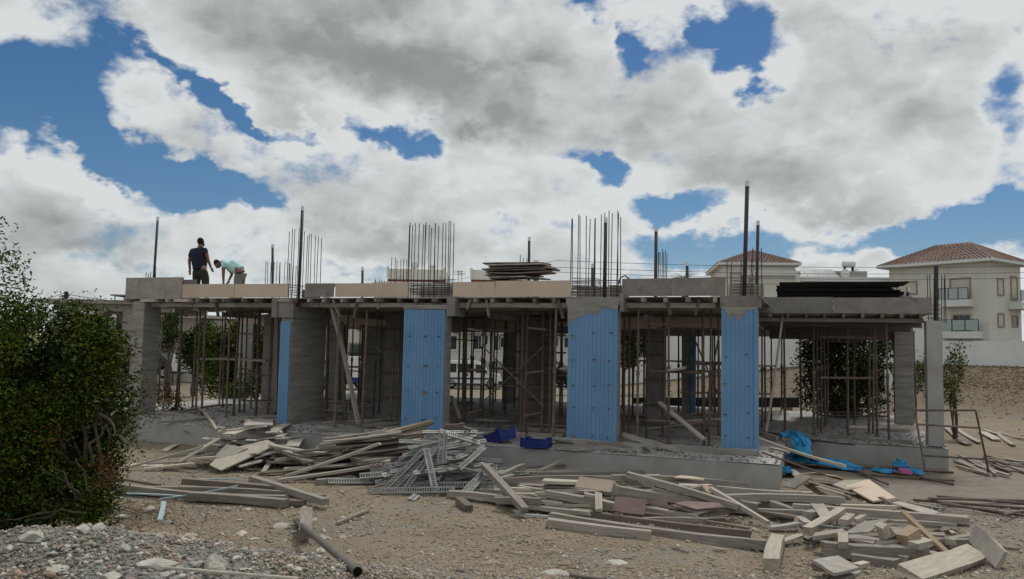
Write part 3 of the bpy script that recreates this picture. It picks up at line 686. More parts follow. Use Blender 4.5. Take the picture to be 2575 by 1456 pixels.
bars_px([z4(a, 0)[0] for a in (108, 125, 172, 182, 220, 230, 250, 273)], (.06, .25), 3.2, [z4(0, a)[1] for a in (424, 432, 424, 372, 416, 364, 430, 364)])
for zz in (3.3, 3.37, 3.43, 3.5, 3.56, 3.62):
    if zz < 3.6: stirrup(-8.08, -6.95, .05, .26, zz)
    stirrup(-8.05 if zz % .14 > .07 else -7.5, -6.97, .04, .27, zz + .03); stirrup(-4.0, -2.95, .05, .26, zz - .02)
    if zz < 3.6: stirrup(-11.6, -11.15, .05, 1.3, zz)
    stirrup(-.5, .02, .05, .27, zz); stirrup(-4.0, -3.4, .04, .27, zz + .03)
for x, z in ((-.35, 3.3), (-.2, 3.45)): s = MB(); s.bar((x, .2, z), (x + .12, .18, z + .4), .03, .03); s.put('packing_timber', wood_pale, B)
# right-hand corner starter bars
bars_px([2333, 2340, 2346, 2352, 2358, 2365, 2372, 2377], (3.6, 3.9), 2.85, [692, 690, 700, 690, 705, 692, 700, 690])
for zz in (2.95, 3.05, 3.15, 3.25): stirrup(3.6, 3.86, 3.58, 3.92, zz)
s = MB(); u, v, z = PV(2354, 668, 3.75); s.tube([(u - .02, v, 2.85), (u, v, z)], .05, 10); s.put('upright_pipe', pipe_m, B)
# rear starter bars seen over the edge
for xs, y0, y1, v in (((670, 728, 10), 655, 662, 4.7), ((735, 745, 2), 665, 668, 4.7), ((940, 1000, 10), 700, 706, 9.8), ((986, 1026, 7), 645, 660, 4.9), ((1650, 1674, 8), 625, 640, 4.9),
                      ((1311, 1328, 4), 640, 650, 4.9), ((366, 392, 5), 684, 690, .4), ((1106, 1125, 3), 690, 700, 9)):
    for i in range(xs[2]):
        x = xs[0] + (xs[1] - xs[0]) * i / max(1, xs[2] - 1) + random.uniform(-2, 2); yt = random.uniform(y0, y1); vv = v + random.choice((0, .3)); u, _, z = PV(x, yt, vv); rebar(u, vv, 3.2, z, .011)
def upipe(xt, yt, xb, v, r, z0=3.0):
    r *= .72
    u, _, z = PV(xt, yt, v); ub = PV(xb, 740, v)[0]; s = MB(); s.tube([(ub, v, z0), (u, v, z - .09)], r, 12); o = s.put('upright_pipe', pipe_m, B, True)
    m = MB(); m.tube([(u, v, z - .12), (u, v, z)], r * 1.12, 12); m.put('white_cap', white, o)
upipe(397, 545, 384, .3, .048, 3.2); upipe(761, 518, 751, .05, .055); upipe(686, 614, 687, 4.9, .06); upipe(912, 671, 912, 5.2, .055); upipe(1331, 596, 1330, 5.0, .055)
upipe(1523, 547, 1521, -.02, .055, 3.2); upipe(1650, 572, 1648, 4.9, .065); upipe(1728, 658, 1728, 5.5, .06); upipe(1490, 663, 1490, 5.2, .06); upipe(1879, 455, 1871, .1, .06, 3.2); upipe(1906, 555, 1902, 3.7, .055, 3.2)
upipe(2283, 722, 2282, 4.2, .05, 3.0); upipe(1345, 655, 1345, 5, .06); upipe(1352, 655, 1352, 5, .05); upipe(391, 670, 390, .5, .03, 3.2)
s = MB(); s.tube([L_ for L_ in [(-2.95, .1, 3.5), (-2.9, .1, 3.66), (-2.8, .1, 3.7), (-2.7, .1, 3.62)]], .018, 6); s.put('bent_pipe', pipe_m, B)

# boards stacked on the roof
def wpt(u, v, z): return L(u, v, z)
for i in range(11):
    z = 3.62 + .048 * i + .005; u0 = -6.35 + random.uniform(-.18, .12) + (.12 if i < 4 else 0); u1 = -4.85 + random.uniform(-.2, .3) - (.25 if i < 5 else 0) + (.15 if i in (7, 8) else 0); v = .95 + random.uniform(-.06, .06)
    plank(wpt(u0, v, z), wpt(u1, v + random.uniform(-.2, .2), z + random.uniform(-.01, .01)), .55, .03, random.choice((wood, wood_dk, ply_grey)), 'rough board in the stack on the roof between the second and third blue columns', group='boards stacked on the roof')
for i in range(9):
    z = 3.47 + .042 * i; e = random.uniform(-.06, .06)
    o = put('form_panel', MB().box(0, -.5, -.018, 2.75 + random.uniform(-.1, .05) + .12 * math.sin(i), .5, .018).me('panel', black_m), at=wpt(.24 + e + (8 - i) * .008 + (.12 if i > 6 else 0), 4.2, z), rot=(0, random.uniform(-.004, .004), -TH + random.uniform(-.03, .03)),
            label='black film-faced panel in the flat stack on the roof of the set-back bay', cat='panel', group='black panels stacked on the roof')
put('timber_batten', MB().box(0, -.04, -.03, 3.0, .04, .03).me('batten', wood), at=wpt(.3, 3.85, 3.44), rot=(0, 0, -TH), label='batten under the black panels at the edge of the set-back roof', cat='timber')
put('timber_batten', MB().box(0, -.04, -.05, 1.6, .04, .05).me('batten', wood_dk), at=wpt(-6.2, .8, 3.56), rot=(0, 0, -TH), label='batten carrying the stack of rough boards on the roof', cat='timber')

# ------------------------------------------------------------------ steel props and frames under the roof
def prop_base(h, seed, fine=True):
    r = random.Random(seed); e = empty('steel_prop', (0, 0, 0)); hb = h * r.uniform(.5, .62)
    MB().tube([(0, 0, .01), (0, 0, hb)], .030, 8).put('outer_tube', steel, e)
    MB().tube([(0, 0, hb - .02), (0, 0, h - .01)], .0235, 8).put('inner_tube', steel, e)
    MB().tube([(0, 0, hb - .05), (0, 0, hb + .04)], .042, 8).put('collar', steel, e)
    MB().tube([(-.09, 0, hb + .06), (.09, 0, hb + .055)], .008, 5).put('pin', steel, e)
    MB().box(-.06, -.06, 0, .06, .06, .008).put('base_plate', steel, e); MB().box(-.06, -.06, h - .012, .06, .06, h).put('head_plate', steel, e)
    return e
def copy_tree(o, parent=None):
    c = o.copy(); C.objects.link(c)
    if parent: c.parent = parent
    for ch in list(o.children): copy_tree(ch, c)
    return c
PROTO = {h: None for h in (2.99, 2.84)}; used = set()
variants = {}
def prop(p, h, leanx=0, leany=0, label='', sc=1.0):
    key = (h, random.randrange(4))
    if key not in variants:
        variants[key] = prop_base(h, hash(key) % 1000 + key[1] * 7); o = variants[key]
    else: o = copy_tree(variants[key])
    o.location = tuple(map(float, p)); o.rotation_euler = (leany, leanx, random.uniform(0, 3)); o.scale = (sc, sc, 1)
    PR.setdefault(label, []).append(o); o['category'] = 'prop'; o['group'] = 'steel props under the roof formwork'
    return o
BAYS = [(-17.5, -11.8, 'left of the deep board-marked column'), (-11.8, -8.2, 'between the deep column and the first wide one'),
        (-8.2, -4.05, 'in the bay before the white van'), (-4.05, -.75, 'between the widest and narrowest blue columns'), (-.75, 4.2, 'in the set-back bay')]
def bay(u):
    for a, b, t in BAYS:
        if a <= u < b: return t
    return BAYS[-1][2]
def rowname(v): return 'front-row ' if v < 1.2 else ('second-row ' if v < 2.4 else ('inner ' if v < 4.5 else ('far ' if v < 8 else 'rearmost ')))
PR = {}
fronts = [z1(890, 1150), z1(988, 1190), z1(1003, 1175), z1(1080, 1190), z1(1100, 1212), z1(1133, 1220), z1(1270, 1232), z1(1310, 1222), z1(1232, 1160), z1(1345, 1200), z1(1438, 1220),
          z2(222, 1215), z2(264, 1212), z2(157, 1200), z2(28, 1215), z2(125, 1180), z2(541, 1250), z2(596, 1285), z2(643, 1255), z2(683, 1190), z2(728, 1160), z2(749, 1288), z2(812, 1240), z2(846, 1200), z2(945, 1268), z2(552, 1200),
          z3(28, 1250), z3(44, 1262), z3(80, 1200), z3(140, 1270), z3(128, 1230), z3(198, 1225), z3(180, 1288), z3(270, 1222), z3(356, 1320), z3(376, 1322), z3(387, 1318), z3(518, 1330), z3(541, 1362), z3(478, 1290), z3(455, 1200), z3(590, 1230),
          z3(936, 1330), z3(966, 1320), z3(1012, 1387), z3(1062, 1350), z3(1189, 1382), z3(1156, 1335), z3(1390, 1388), z3(1416, 1392), z3(1478, 1330), z3(1245, 1200), z3(1380, 1215), z3(1452, 1210), z3(984, 1230), z3(1445, 1260), z3(1125, 1260),
          z4(318, 1190), z4(290, 1195), z4(384, 1240), z4(461, 1182), z4(522, 1256), z4(541, 1232), z4(557, 1250), z4(684, 1260), z4(824, 1266), z4(880, 1288), z4(784, 1250), z4(738, 1150), z4(700, 1140), z4(1010, 1180), z4(965, 1170), z4(985, 1190)]
for x, y in fronts:
    p = Z(x, y); u, v, _ = loc(p); right = u > -.3 and v > 3
    h = 2.84 if right else 2.99
    if v < .12: p = p + BV * .2
    prop(p, h, random.uniform(-.012, .012) + random.choice((0, 0, .02)), random.uniform(-.015, .015), rowname(v) + '|' + bay(u), random.choice((1, 1, 1.15)))
for v in (1.9, 3.3, 6.0, 7.5, 8.9, 11.0):
    for u in np.arange(-16.2, 3.4, 1.25):
        if random.random() < .30 or (u < -11.8 and random.random() < .45): continue
        uu = u + random.uniform(-.35, .35); vv = v + random.uniform(-.4, .4)
        if uu > -.4 and vv < 4: continue
        prop(L(uu, vv, 0), 2.84 if uu > -.4 else 2.99, random.uniform(-.015, .015), random.uniform(-.015, .015), rowname(vv) + '|' + bay(uu))
ORD = 'first second third fourth fifth sixth seventh eighth ninth tenth eleventh twelfth thirteenth fourteenth fifteenth sixteenth seventeenth eighteenth nineteenth twentieth'.split()
for key_, lst in PR.items():
    row_, bay_ = key_.split('|'); lst.sort(key=lambda o: proj_x(o.location))
    for i_, o in enumerate(lst): o['label'] = (row_ + 'steel prop ' + bay_ + (', ' + ORD[i_] + ' from the left' if len(lst) > 1 else ''))
# horizontal tubes tying props: each its own thing
TIES = [(z1(1115, 905), z1(1500, 915), 1.5, .05, 'wood'), (z1(1135, 683), z1(1330, 685), 1.2, .022, 's'), (z2(675, 728), z2(812, 742), 1.0, .026, 's'), (z2(678, 948), z2(812, 952), 1.0, .026, 's'), (z2(830, 835), z2(965, 970), 1.6, .018, 's'),
        (z2(80, 1140), z2(270, 1135), 3.0, .024, 's'), (z3(60, 735), z3(145, 748), .5, .03, 's'), (z3(165, 740), z3(320, 750), 1.5, .03, 's'), (z3(60, 965), z3(145, 968), .5, .03, 's'), (z3(200, 957), z3(320, 960), 1.5, .03, 's'),
        (z3(60, 1210), z3(140, 1190), .5, .03, 's'), (z3(395, 730), z3(500, 740), .6, .03, 's'), (z3(390, 985), z3(490, 972), .6, .03, 's'), (z3(385, 1225), z3(480, 1205), .6, .03, 's'), (z3(400, 768), z3(610, 770), 1.8, .024, 's'),
        (z3(450, 868), z3(612, 870), 2.5, .024, 's'), (z3(400, 992), z3(612, 998), 1.8, .024, 's'), (z3(150, 840), z3(480, 1165), .9, .016, 's'), (z3(140, 1150), z3(490, 830), 1.0, .016, 's'),
        (z3(1070, 708), z3(1390, 715), .7, .026, 's'), (z3(1120, 732), z3(1470, 735), 1.6, .026, 's'), (z3(1075, 972), z3(1390, 984), .7, .026, 's'), (z3(1230, 972), z3(1475, 975), 1.6, .026, 's'), (z3(945, 745), z3(1010, 735), .8, .024, 's'),
        (z3(1060, 1250), z3(1390, 1262), .7, .026, 's'), (z3(1250, 1215), z3(1475, 1225), 2.2, .026, 's'), (z3(1320, 760), z3(1475, 1120), 1.6, .018, 's'), (z3(1100, 850), z3(1170, 1250), 1.6, .02, 's'),
        (z4(552, 790), z4(815, 795), 4.3, .026, 's'), (z4(555, 985), z4(810, 988), 4.3, .028, 's'), (z4(590, 812), z4(740, 815), 6, .022, 's'), (z4(5, 955), z4(75, 960), 1.0, .026, 's'), (z4(560, 1165), z4(880, 1170), 8, .028, 's'), (z4(560, 1150), z4(750, 1152), 8.4, .028, 's'),
        (z4(10, 1100), z4(70, 770), 1.2, .018, 's'), (z2(330, 1165), z2(330, 1166), 1, .02, 'x')]
for a, b, v, r, k in TIES:
    if k == 'x': continue
    p = PV(a[0], a[1], v); q = PV(b[0], b[1], v + random.uniform(-.1, .1)); p, q = L(*p), L(*q); diag = abs(q[2] - p[2]) > .5
    um = (loc(p)[0] + loc(q)[0]) / 2
    if k == 'wood': plank(p, q, .12, .06, wood, 'horizontal board tied across the props between the left corner column and the deep column', cat='plank')
    else: MB().tube([p, q], r, 7).put('cross_tube', steel, None, label=('thin diagonal tube bracing the props ' if diag else 'horizontal tube joining the props ') + bay(um), cat='tube', group='tubes across the props')
for v in (1.7, 2.6, 4.2, 5.8, 8.2):
    for u in np.arange(-15.5, -1, 2.3):
        if random.random() < .35: continue
        z = random.choice((.35, 1.1, 1.75, 2.3)); a = L(u + random.uniform(-.3, .3), v, z); b = L(u + random.uniform(1.2, 2.2), v + random.uniform(-.2, .2), z + random.uniform(-.05, .05))
        MB().tube([a, b], .024, 6).put('cross_tube', steel, None, label='horizontal tube joining the props ' + bay(u) + ', well inside', cat='tube', group='tubes across the props')
# leaning timbers inside
for a, b, v0, v1, w, t, m, lab in ((z2(578, 600), z2(728, 1262), .35, .1, .1, .07, wood, 'crooked timber leaning from roof edge to slab just right of the deep column'),
        (z2(1255, 1115), z2(1300, 1240), .5, .4, .08, .05, wood_dk, 'short dark timber leaning beside the first wide blue column'), (z3(1135, 1145), z3(1395, 1360), 1.1, .2, .1, .05, wood_pale, 'pale plank leaning down to the slab between the widest and narrowest blue columns'),
        (z3(935, 1330), z3(1240, 1450), .15, -.5, .1, .09, wood, 'long timber lying on the slab from the widest blue column towards the wall edge'), (z4(373, 680), z4(293, 1245), 3.9, 3.4, .05, .03, wood_pale, 'slim pale batten leaning against the set-back roof edge'),
        (z2(110, 600), z2(92, 575), 1, 1, .05, .04, wood_pale, 'short pale offcut hanging under the roof edge at the left'), (z3(1185, 968), z3(1278, 955), .7, .6, .16, .05, wood_pale, 'short pale board resting on a cross tube at mid height'),
        (z3(1180, 1265), z3(1480, 1240), 1.6, 2.4, .09, .05, wood, 'plank lying on the slab behind the leaning pale plank'), (z2(1395, 1245), z2(1499, 1250), 1.2, 1.4, .12, .05, wood, 'board flat on the slab to the right of the first wide column'),
        (z2(640, 700), z2(655, 1250), 1.3, 1.3, .09, .09, wood_dk, 'dark square timber post standing among the props beside the crooked one'),
        (z2(270, 610), z2(262, 1200), .8, .8, .09, .09, wood_dk, 'dark square timber post standing just left of the deep column')):
    p, q = L(*PV(*a, v0)), L(*PV(*b, v1))
    q[2] = max(q[2], t / 2); plank(p, q, w, t, m, lab)
# blocks, boards and scraps lying on the slab
SL = [(z3(100, 1250), z3(335, 1252), .12, .05, 'board lying flat on the slab left of the blue crates, behind the channel heap'), (z3(395, 1300), z3(610, 1308), .1, .08, 'timber lying on the slab between the crates and the widest blue column'),
      (z3(400, 1325), z3(590, 1332), .1, .08, 'second timber lying just in front of the other by the widest blue column'), (z3(548, 1392), z3(775, 1398), .11, .05, 'pale board along the slab edge directly right of the right-hand crate'), (z3(556, 1408), z3(770, 1410), .08, .04, 'narrow board along the slab edge in front of the pale one'),
      (z2(480, 1298), z2(760, 1310), .12, .04, 'dusty board on the slab just above the pile of pale sheets'), (z2(540, 1262), z2(940, 1236), .1, .05, 'board on the slab behind the heap of dark planks'), (z2(760, 1282), z2(950, 1262), .1, .05, 'short board on the slab left of the first wide blue column'),
      (z1(870, 1262), z1(1200, 1232), .14, .05, 'brown board on the slab behind the two leaning sticks'), (z1(1000, 1205), z1(1300, 1160), .08, .05, 'thin board on the slab near the left corner column'),
      (z4(600, 1262), z4(980, 1290), .12, .05, 'board along the edge of the set-back slab'), (z4(690, 1218), z4(1000, 1225), .14, .08, 'timber lying across the set-back slab near the corner column'), (z4(690, 1206), z4(990, 1240), .1, .06, 'second timber close to the corner column on the set-back slab'),
      (z4(260, 1245), z4(360, 1275), .1, .06, 'pale offcut on the slab behind the narrow blue column'), (z3(1040, 1300), z3(1330, 1268), .09, .05, 'board on the slab between the props right of the widest blue column'), (z3(1250, 1330), z3(1480, 1345), .09, .04, 'board on the slab left of the narrowest blue column'),
      (z3(800, 1395), z3(950, 1420), .1, .05, 'board at the foot of the widest blue column')]
for a, b, w, t, lab in SL:
    p, q = Z(*a, t / 2 + .01), Z(*b, t / 2 + .01); plank(p, q, w, t, random.choice((wood, wood, wood_pale)), lab)
mb = MB(); 
n = 9000; us = NP.uniform(-17, .45, n); vs = -1.15 + 9 * NP.rand(n) ** 1.8; P = np.array([L(a, b, .0) for a, b in zip(us, vs)]); R = np.minimum(NP.gamma(1.4, .008, n) + .004, .05)
P[:, 2] = R * .2; stones('slab_debris', P, R, rubblem, 'crumbs of mortar and stone lying over the slab', 5, .5)
n = 2500; us = NP.uniform(.6, 3.9, n); vs = 3.5 + 6 * NP.rand(n) ** 1.6; P = np.array([L(a, b, .0) for a, b in zip(us, vs)]); R = np.minimum(NP.gamma(1.4, .008, n) + .004, .05)
P[:, 2] = R * .2; stones('slab_debris', P, R, rubblem, 'crumbs of mortar lying over the set-back slab', 6, .5)
for i in range(60):
    u = random.uniform(-16.5, 0); v = random.uniform(-.9, 9); a = random.uniform(-.5, .5) + (1.5 if random.random() < .3 else 0); ln = random.uniform(.4, 1.8)
    p = L(u, v, .03); q = L(u + ln * math.cos(a), v + ln * math.sin(a), .03)
    if loc(q)[0] > .2: continue
    plank(p, q, random.uniform(.05, .14), random.uniform(.02, .06), random.choice((wood, wood_dk, wood)), 'loose board lying on the slab ' + bay(u), group='loose boards on the slab')

# ------------------------------------------------------------------ timber and boards in the yard
LF = 'in the timber row by the bush'
def PL(a, b, w, t, m, lab, ha=0.0, hb=0.0, fn=S, roll=0, name='wooden_plank', cat='plank', rough=1.5, group=None):
    p = fn(*a, t / 2 + .012 + ha); q = fn(*b, t / 2 + .012 + hb); return plank(p, q, w, t, m, lab, name, cat, roll=roll, rough=rough, group=group)
def TB(a, b, w, t, m, lab, ha=0.0, hb=0.0, fn=S, roll=0): return PL(a, b, w, t, m, lab, ha, hb, fn, roll, 'timber_beam', 'timber')
def QS(z, pts, hs, t, m, lab, fn=S):
    if isinstance(hs, (int, float)): hs = [hs] * len(pts)
    return sheet([fn(*z(*p), h + t / 2 + .012) for p, h in zip(pts, hs)], t, m, lab)
# left: long timbers
TB(z5(800, 640), z5(2150, 745), .12, .12, wood, 'long grey timber at the back ' + LF, .06, .0)
TB(z5(1000, 675), z5(2430, 735), .12, .10, wood, 'longest grey timber ' + LF, .0, .0)
TB(z5(1420, 720), z5(2150, 775), .13, .12, wood, 'front timber, cut square at its right end, ' + LF, .02, .0)
TB(z5(1385, 610), z5(2100, 668), .12, .10, wood_dk, 'darker timber on top at the back ' + LF, .10, .08)
TB(z5(1890, 590), z5(2440, 765), .13, .10, wood, 'timber lying crosswise over the right end of the long timbers', .14, .05)
TB(z5(2150, 770), z5(2300, 770), .10, .08, wood_dk, 'short dark timber end poking out at the right of the long timbers')
TB(z5(830, 580), z5(1200, 640), .06, .04, wood_dk, 'thin dark batten at the back left of the long timbers', .05, .05)
PT = 'pale blue plastic strip '
def strip(a, b, w, lab, ha=0, hb=0): return plank(G(*a, .02 + ha), G(*b, .02 + hb), w, .02, ptube, PT + lab, 'plastic_strip', 'strip')
strip(z5(720, 700), z5(1900, 778), .05, 'running along the front of the long timbers', .0, .0)
strip(z5(1190, 745), z5(1780, 645), .04, 'lying askew over the long timbers', .02, .2)
strip(z5(1200, 905), z5(1230, 765), .07, 'standing up the slope of the mound', .0, .03)
strip(z5(735, 862), z5(950, 805), .04, 'at the dark hollow beside the bush')
strip(z5(820, 738), z5(935, 735), .05, 'short, by the foot of the bush')
strip(z5(1500, 595), z5(1830, 600), .05, 'behind the dark timber, half hidden', .12, .1)
strip(z5(690, 660), z5(1000, 690), .04, 'partly under the bush at the left end')
strip(z7(180, 705), z7(470, 727), .05, 'left of the nearest long timbers in the middle yard')
TB(z5(2300, 835), z5(2290, 1010), .16, .12, wood, 'stubby squared block of wood with a cut end facing front, beside the dark pipe', .10, .05, G)
p0, p1 = G(*z5(2220, 905), .05), G(*z6(740, 1395), .05)
o = MB().tube([p0, p1], .037, 14, False).put('dark_pipe', mat('pipe_grey_brown', (.15, .135, .12), (.10, .09, .08), 5, rough=.7, bump=.2), None, True, label='thick dark grey pipe lying on the earth with its open end towards the viewer', cat='pipe'); d_ = (p1 - p0) / np.linalg.norm(p1 - p0)
MB().tube([p0, p1 - d_ * .004], .031, 12, True).put('painted_bore_dark', black_m, o)  # black plug just inside the mouth paints the dark of the hollow
MB().tube([G(*z5(1230, 1258), .16), G(*z5(2240, 1342), .10)], .011, 7).put('thin_rod', wood_pale, None, label='thin pale rod across the rocks in the foreground', cat='rod')
TB(z5(1380, 30), z5(1625, 222), .05, .04, wood_pale, 'slim pale stick, the left one of two leaning on the pale sheets', .1, .1)
TB(z5(1500, 60), z5(1685, 218), .06, .04, wood_pale, 'slim pale stick, the right one of two leaning on the pale sheets', .12, .12)
# heap of pale boards and sheets (left of the dark planks)
HP = ' of the pale board heap'
QS(z5, [(1840, 145), (2055, 110), (2050, 180), (1825, 220)], .1, .03, ply_grey, 'clean squarish sheet on the very top' + HP)
PL(z5(1640, 235), z5(2000, 195), .30, .03, wood_pale, 'wide pale board just under the top sheet' + HP, .06, .04)
PL(z5(1680, 270), z5(2120, 135), .28, .03, wood_pale, 'pale board pointing up to the right near the top' + HP, .03, .04)
PL(z5(1620, 320), z5(2190, 160), .26, .03, wood_pale, 'long pale board in the upper layers' + HP, .0, .02)
PL(z5(2035, 245), z5(2260, 190), .22, .03, ply_grey, 'short grey board at the upper right' + HP, .03, .03)
QS(z5, [(2250, 185), (2345, 185), (2245, 350), (2140, 345)], .05, .03, ply_grey, 'grey board sloping down to the front at the right' + HP)
PL(z5(1880, 300), z5(2525, 268), .20, .03, wood_pale, 'long level pale board reaching right beyond the sloping grey one' + HP, .02, .1)
QS(z5, [(1575, 490), (1680, 380), (2010, 300), (2080, 350), (1660, 522)], .04, .03, wood_pale, 'largest board, broad and warped, lying across the front' + HP)
QS(z5, [(1600, 440), (1700, 335), (1860, 365), (1720, 430)], .08, .03, ply_grey, 'pointed sheet behind the largest broad board' + HP)
PL(z5(1355, 462), z5(1650, 285), .24, .03, wood_pale, 'board leaning up at the left' + HP, .0, .06)
PL(z5(1455, 440), z5(1640, 430), .25, .04, wood_pale, 'short thick board at the lower left' + HP, .0, .02)
PL(z5(1560, 385), z5(1680, 372), .2, .03, wood_dk, 'dark board end at the left' + HP, .0, .02)
PL(z5(900, 522), z5(1520, 352), .06, .04, wood, 'long thin batten stretching out left' + HP, .0, .08)
PL(z5(1075, 520), z5(1460, 478), .10, .04, wood_pale, 'narrow board flat on the earth at the left' + HP)
PL(z5(1110, 480), z5(1390, 465), .06, .03, wood, 'thin grey strip of wood left' + HP)
PL(z5(1270, 430), z5(1530, 400), .06, .04, wood, 'weathered batten behind the long thin one left' + HP)
PL(z5(2040, 340), z5(2440, 402), .16, .04, wood_pale, 'board crossing over to the dark planks at the right' + HP, .06, .02)
PL(z5(2130, 385), z5(2410, 472), .2, .03, ply_grey, 'grey board sloping to the earth at the right' + HP, .02, .0)
PL(z5(2410, 405), z5(2545, 360), .1, .04, wood_pale, 'short narrow board at the far right' + HP, .0, .0)
PL(z5(1790, 500), z5(1955, 455), .2, .03, wood_pale, 'small board peeking out at the foot' + HP)
PL(z5(1910, 430), z5(2085, 378), .22, .03, ply_grey, 'grey board under the crossing batten' + HP, .02, .02)
PL(z5(2065, 455), z5(2210, 428), .1, .06, wood_pale, 'thick offcut at the lower right' + HP)
PL(z5(1975, 545), z5(2275, 190), .09, .04, ply_grey, 'narrow batten thrown over the whole right side' + HP, .0, .12)
PL(z5(1235, 385), z5(1325, 335), .14, .03, wood_pale, 'small board standing alone left of the heap by the slab', fn=G)
PL(z5(2380, 365), z5(2510, 225), .07, .05, wood_pale, 'slanting stick against the foundation wall behind the heap', fn=G, ha=.1, hb=.45)
for i in range(26):
    a = random.uniform(-.5, .6); x = -5.5 + random.gauss(0, .75); y = 17.1 + random.gauss(0, .45); zt = float(surf(x, y)); zb = float(ter(x, y)); z = zb + (zt - zb) * random.uniform(.1, .75); ln = random.uniform(.6, 1.3)
    plank((x - ln / 2 * math.cos(a), y - ln / 2 * math.sin(a), z), (x + ln / 2 * math.cos(a), y + ln / 2 * math.sin(a), z + random.uniform(-.1, .1)), random.uniform(.12, .35), .03, random.choice((wood_pale, ply_grey, wood, wood_dk)),
          'board buried in the pale board heap, only its edge showing', group='boards inside the pale heap')
# black sheet by the slab edge
me = MB(); n = 10
for i in range(n + 1):
    for k in range(5):
        t = i / n; me.v.append((t * 1.9, (k - 2) * .13 * math.sin(math.pi * min(1, t + .12)), .16 * math.sin(math.pi * t) * (1 - .1 * (k - 2) ** 2) + .02 * math.sin(9 * t + k)))
for i in range(n):
    for k in range(4): a = i * 5 + k; me.f.append((a, a + 1, a + 6, a + 5))
p = S(*z5(1320, 265), .05); q = S(*z5(1640, 222), .25); M, ln = frame_matrix(p, q); o = me.put('dark_sheet', form_grey, None, True, M=M, label='warped dark grey sheet lying left of the pale board heap', cat='sheet'); o.modifiers.new('s', 'SOLIDIFY').thickness = .01
# stack of dark planks
for i in range(17):
    t = i / 16; L0 = z6(560 + 170 * t + random.uniform(-15, 20), 372 + 150 * t); R0 = z6(1345 - 170 * t + random.uniform(-60, 30), 168 + 300 * t)
    lab = {0: 'topmost plank of the dark stack, its fresh end jutting out right', 1: 'second plank from the top of the dark stack', 2: 'third plank from the top of the dark stack', 16: 'lowest visible plank of the dark stack'}.get(i, 'weathered plank in the middle of the dark stack before the first wide blue column')
    d = 16.9 - 1.1 * t; p = D(*L0, d - .55); q = D(*R0, d + .35)
    plank(p, q, random.uniform(.2, .3), .035, wood_new if i == 0 else random.choice((wood_dk, wood_dk, wood)), lab, group=None if i in (0, 1, 2, 16) else 'planks of the dark stack')
for i in range(55):
    x = -2.9 + random.gauss(0, .55); y = 16.3 + random.gauss(0, .35); zb = float(ter(x, y)); z = zb + (float(surf(x, y)) - zb) * random.uniform(.05, .9); a = random.uniform(-.25, .35); ln = random.uniform(1.2, 2.2)
    plank((x - ln / 2, y - ln / 2 * math.sin(a), z - .08), (x + ln / 2, y + ln / 2 * math.sin(a), z + .1), random.uniform(.12, .26), .03, random.choice((wood_dk, wood, wood_dk)), 'weathered plank in the middle of the dark stack before the first wide blue column', group='planks of the dark stack')
PL(z6(150, 618), z6(925, 352), .18, .05, wood_pale, 'long pale plank propped diagonally across the front of the dark stack', .0, .25)
PL(z6(90, 652), z6(890, 532), .14, .05, wood_pale, 'lower long plank with an orange tip, nearly level, in front of the dark stack', .0, .1)
TB(z6(408, 670), z6(700, 640), .14, .11, wood, 'squared timber end lying under the two long pale planks', fn=G)
# bucket with scrap
bk = empty('metal_bucket', G(*z6(895, 680)), label='dull grey bucket full of reddish scraps between the dark stack and the channel heap', cat='bucket')
MB().ring((0, 0, 0), 0, .34, .135, .128, 18).put('body', tin, bk, True); MB().ring((0, 0, 0), .33, .35, .142, .125, 18).put('rim', tin, bk); MB().tube([(0, 0, .0), (0, 0, .27)], .127, 16).put('scrap_fill', leaf_red, bk)
for sx in (-1, 1): MB().box(sx * .135 - .01, -.02, .26, sx * .135 + .01, .02, .31).put('handle_lug', tin, bk)
for i in range(9): a = random.uniform(0, 6.28); MB().bar((.08 * math.cos(a), .08 * math.sin(a), .26), (.11 * math.cos(a + 1.9), .11 * math.sin(a + 1.9), .36), .02, .01).put('scrap', random.choice((leaf_red, wood, conc)), bk)

# slotted galvanised channels
def channel_mesh(ln, w=.075, holes='slot'):
    m = MB(); t = .003; r = w * .26; hgt = .035
    m.box(0, -w / 2, -t, ln, -w / 2 + r, 0); m.box(0, w / 2 - r, -t, ln, w / 2, 0)
    m.box(0, -w / 2, -hgt, ln, -w / 2 + t, -t - .0003); m.box(0, w / 2 - t, -hgt, ln, w / 2, -t - .0003)
    s = .043; k = int(ln / s)
    for i in range(k + 1):
        x = i * (ln - .019) / k; y0, y1 = -w / 2 + r, w / 2 - r
        m.add([(x, y0, 0), (x + .019, y0, 0), (x + .019, y1, 0), (x, y1, 0), (x, y0, -t), (x + .019, y0, -t), (x + .019, y1, -t), (x, y1, -t)], [(0, 1, 2, 3), (7, 6, 5, 4), (0, 3, 7, 4), (1, 5, 6, 2)])
    return m.me('channel', galv)
CM = {ln: channel_mesh(ln, .085) for ln in (.6, .9, 1.2, 1.5, 1.8)}
CMW = {ln: channel_mesh(ln, .12) for ln in (.9, 1.5, 2.4)}
def face_matrix(p, q, roll):
    p, q = Vector(tuple(map(float, p))), Vector(tuple(map(float, q))); d = (q - p).normalized(); a = math.radians(roll)
    z = Vector((.25 * math.sin(a * 3), -math.cos(a) * .75, .65 + math.sin(a) * .3)); z = (z - d * z.dot(d)).normalized(); y = z.cross(d)
    return Matrix(((d.x, y.x, z.x, p.x), (d.y, y.y, z.y, p.y), (d.z, y.z, z.z, p.z), (0, 0, 0, 1))), (q - p).length
def channel(p, q, lab, wide=False, roll=0, group=None):
    M, ln = face_matrix(p, q, roll); D_ = CMW if wide else CM; key = min(D_, key=lambda a: abs(a - ln))
    S_ = Matrix.Diagonal((ln / key, 1, 1, 1)); return put('slotted_channel', D_[key], M=M @ S_, label=lab, cat='channel', group=group)
CH = ' slotted channel of the metal heap'
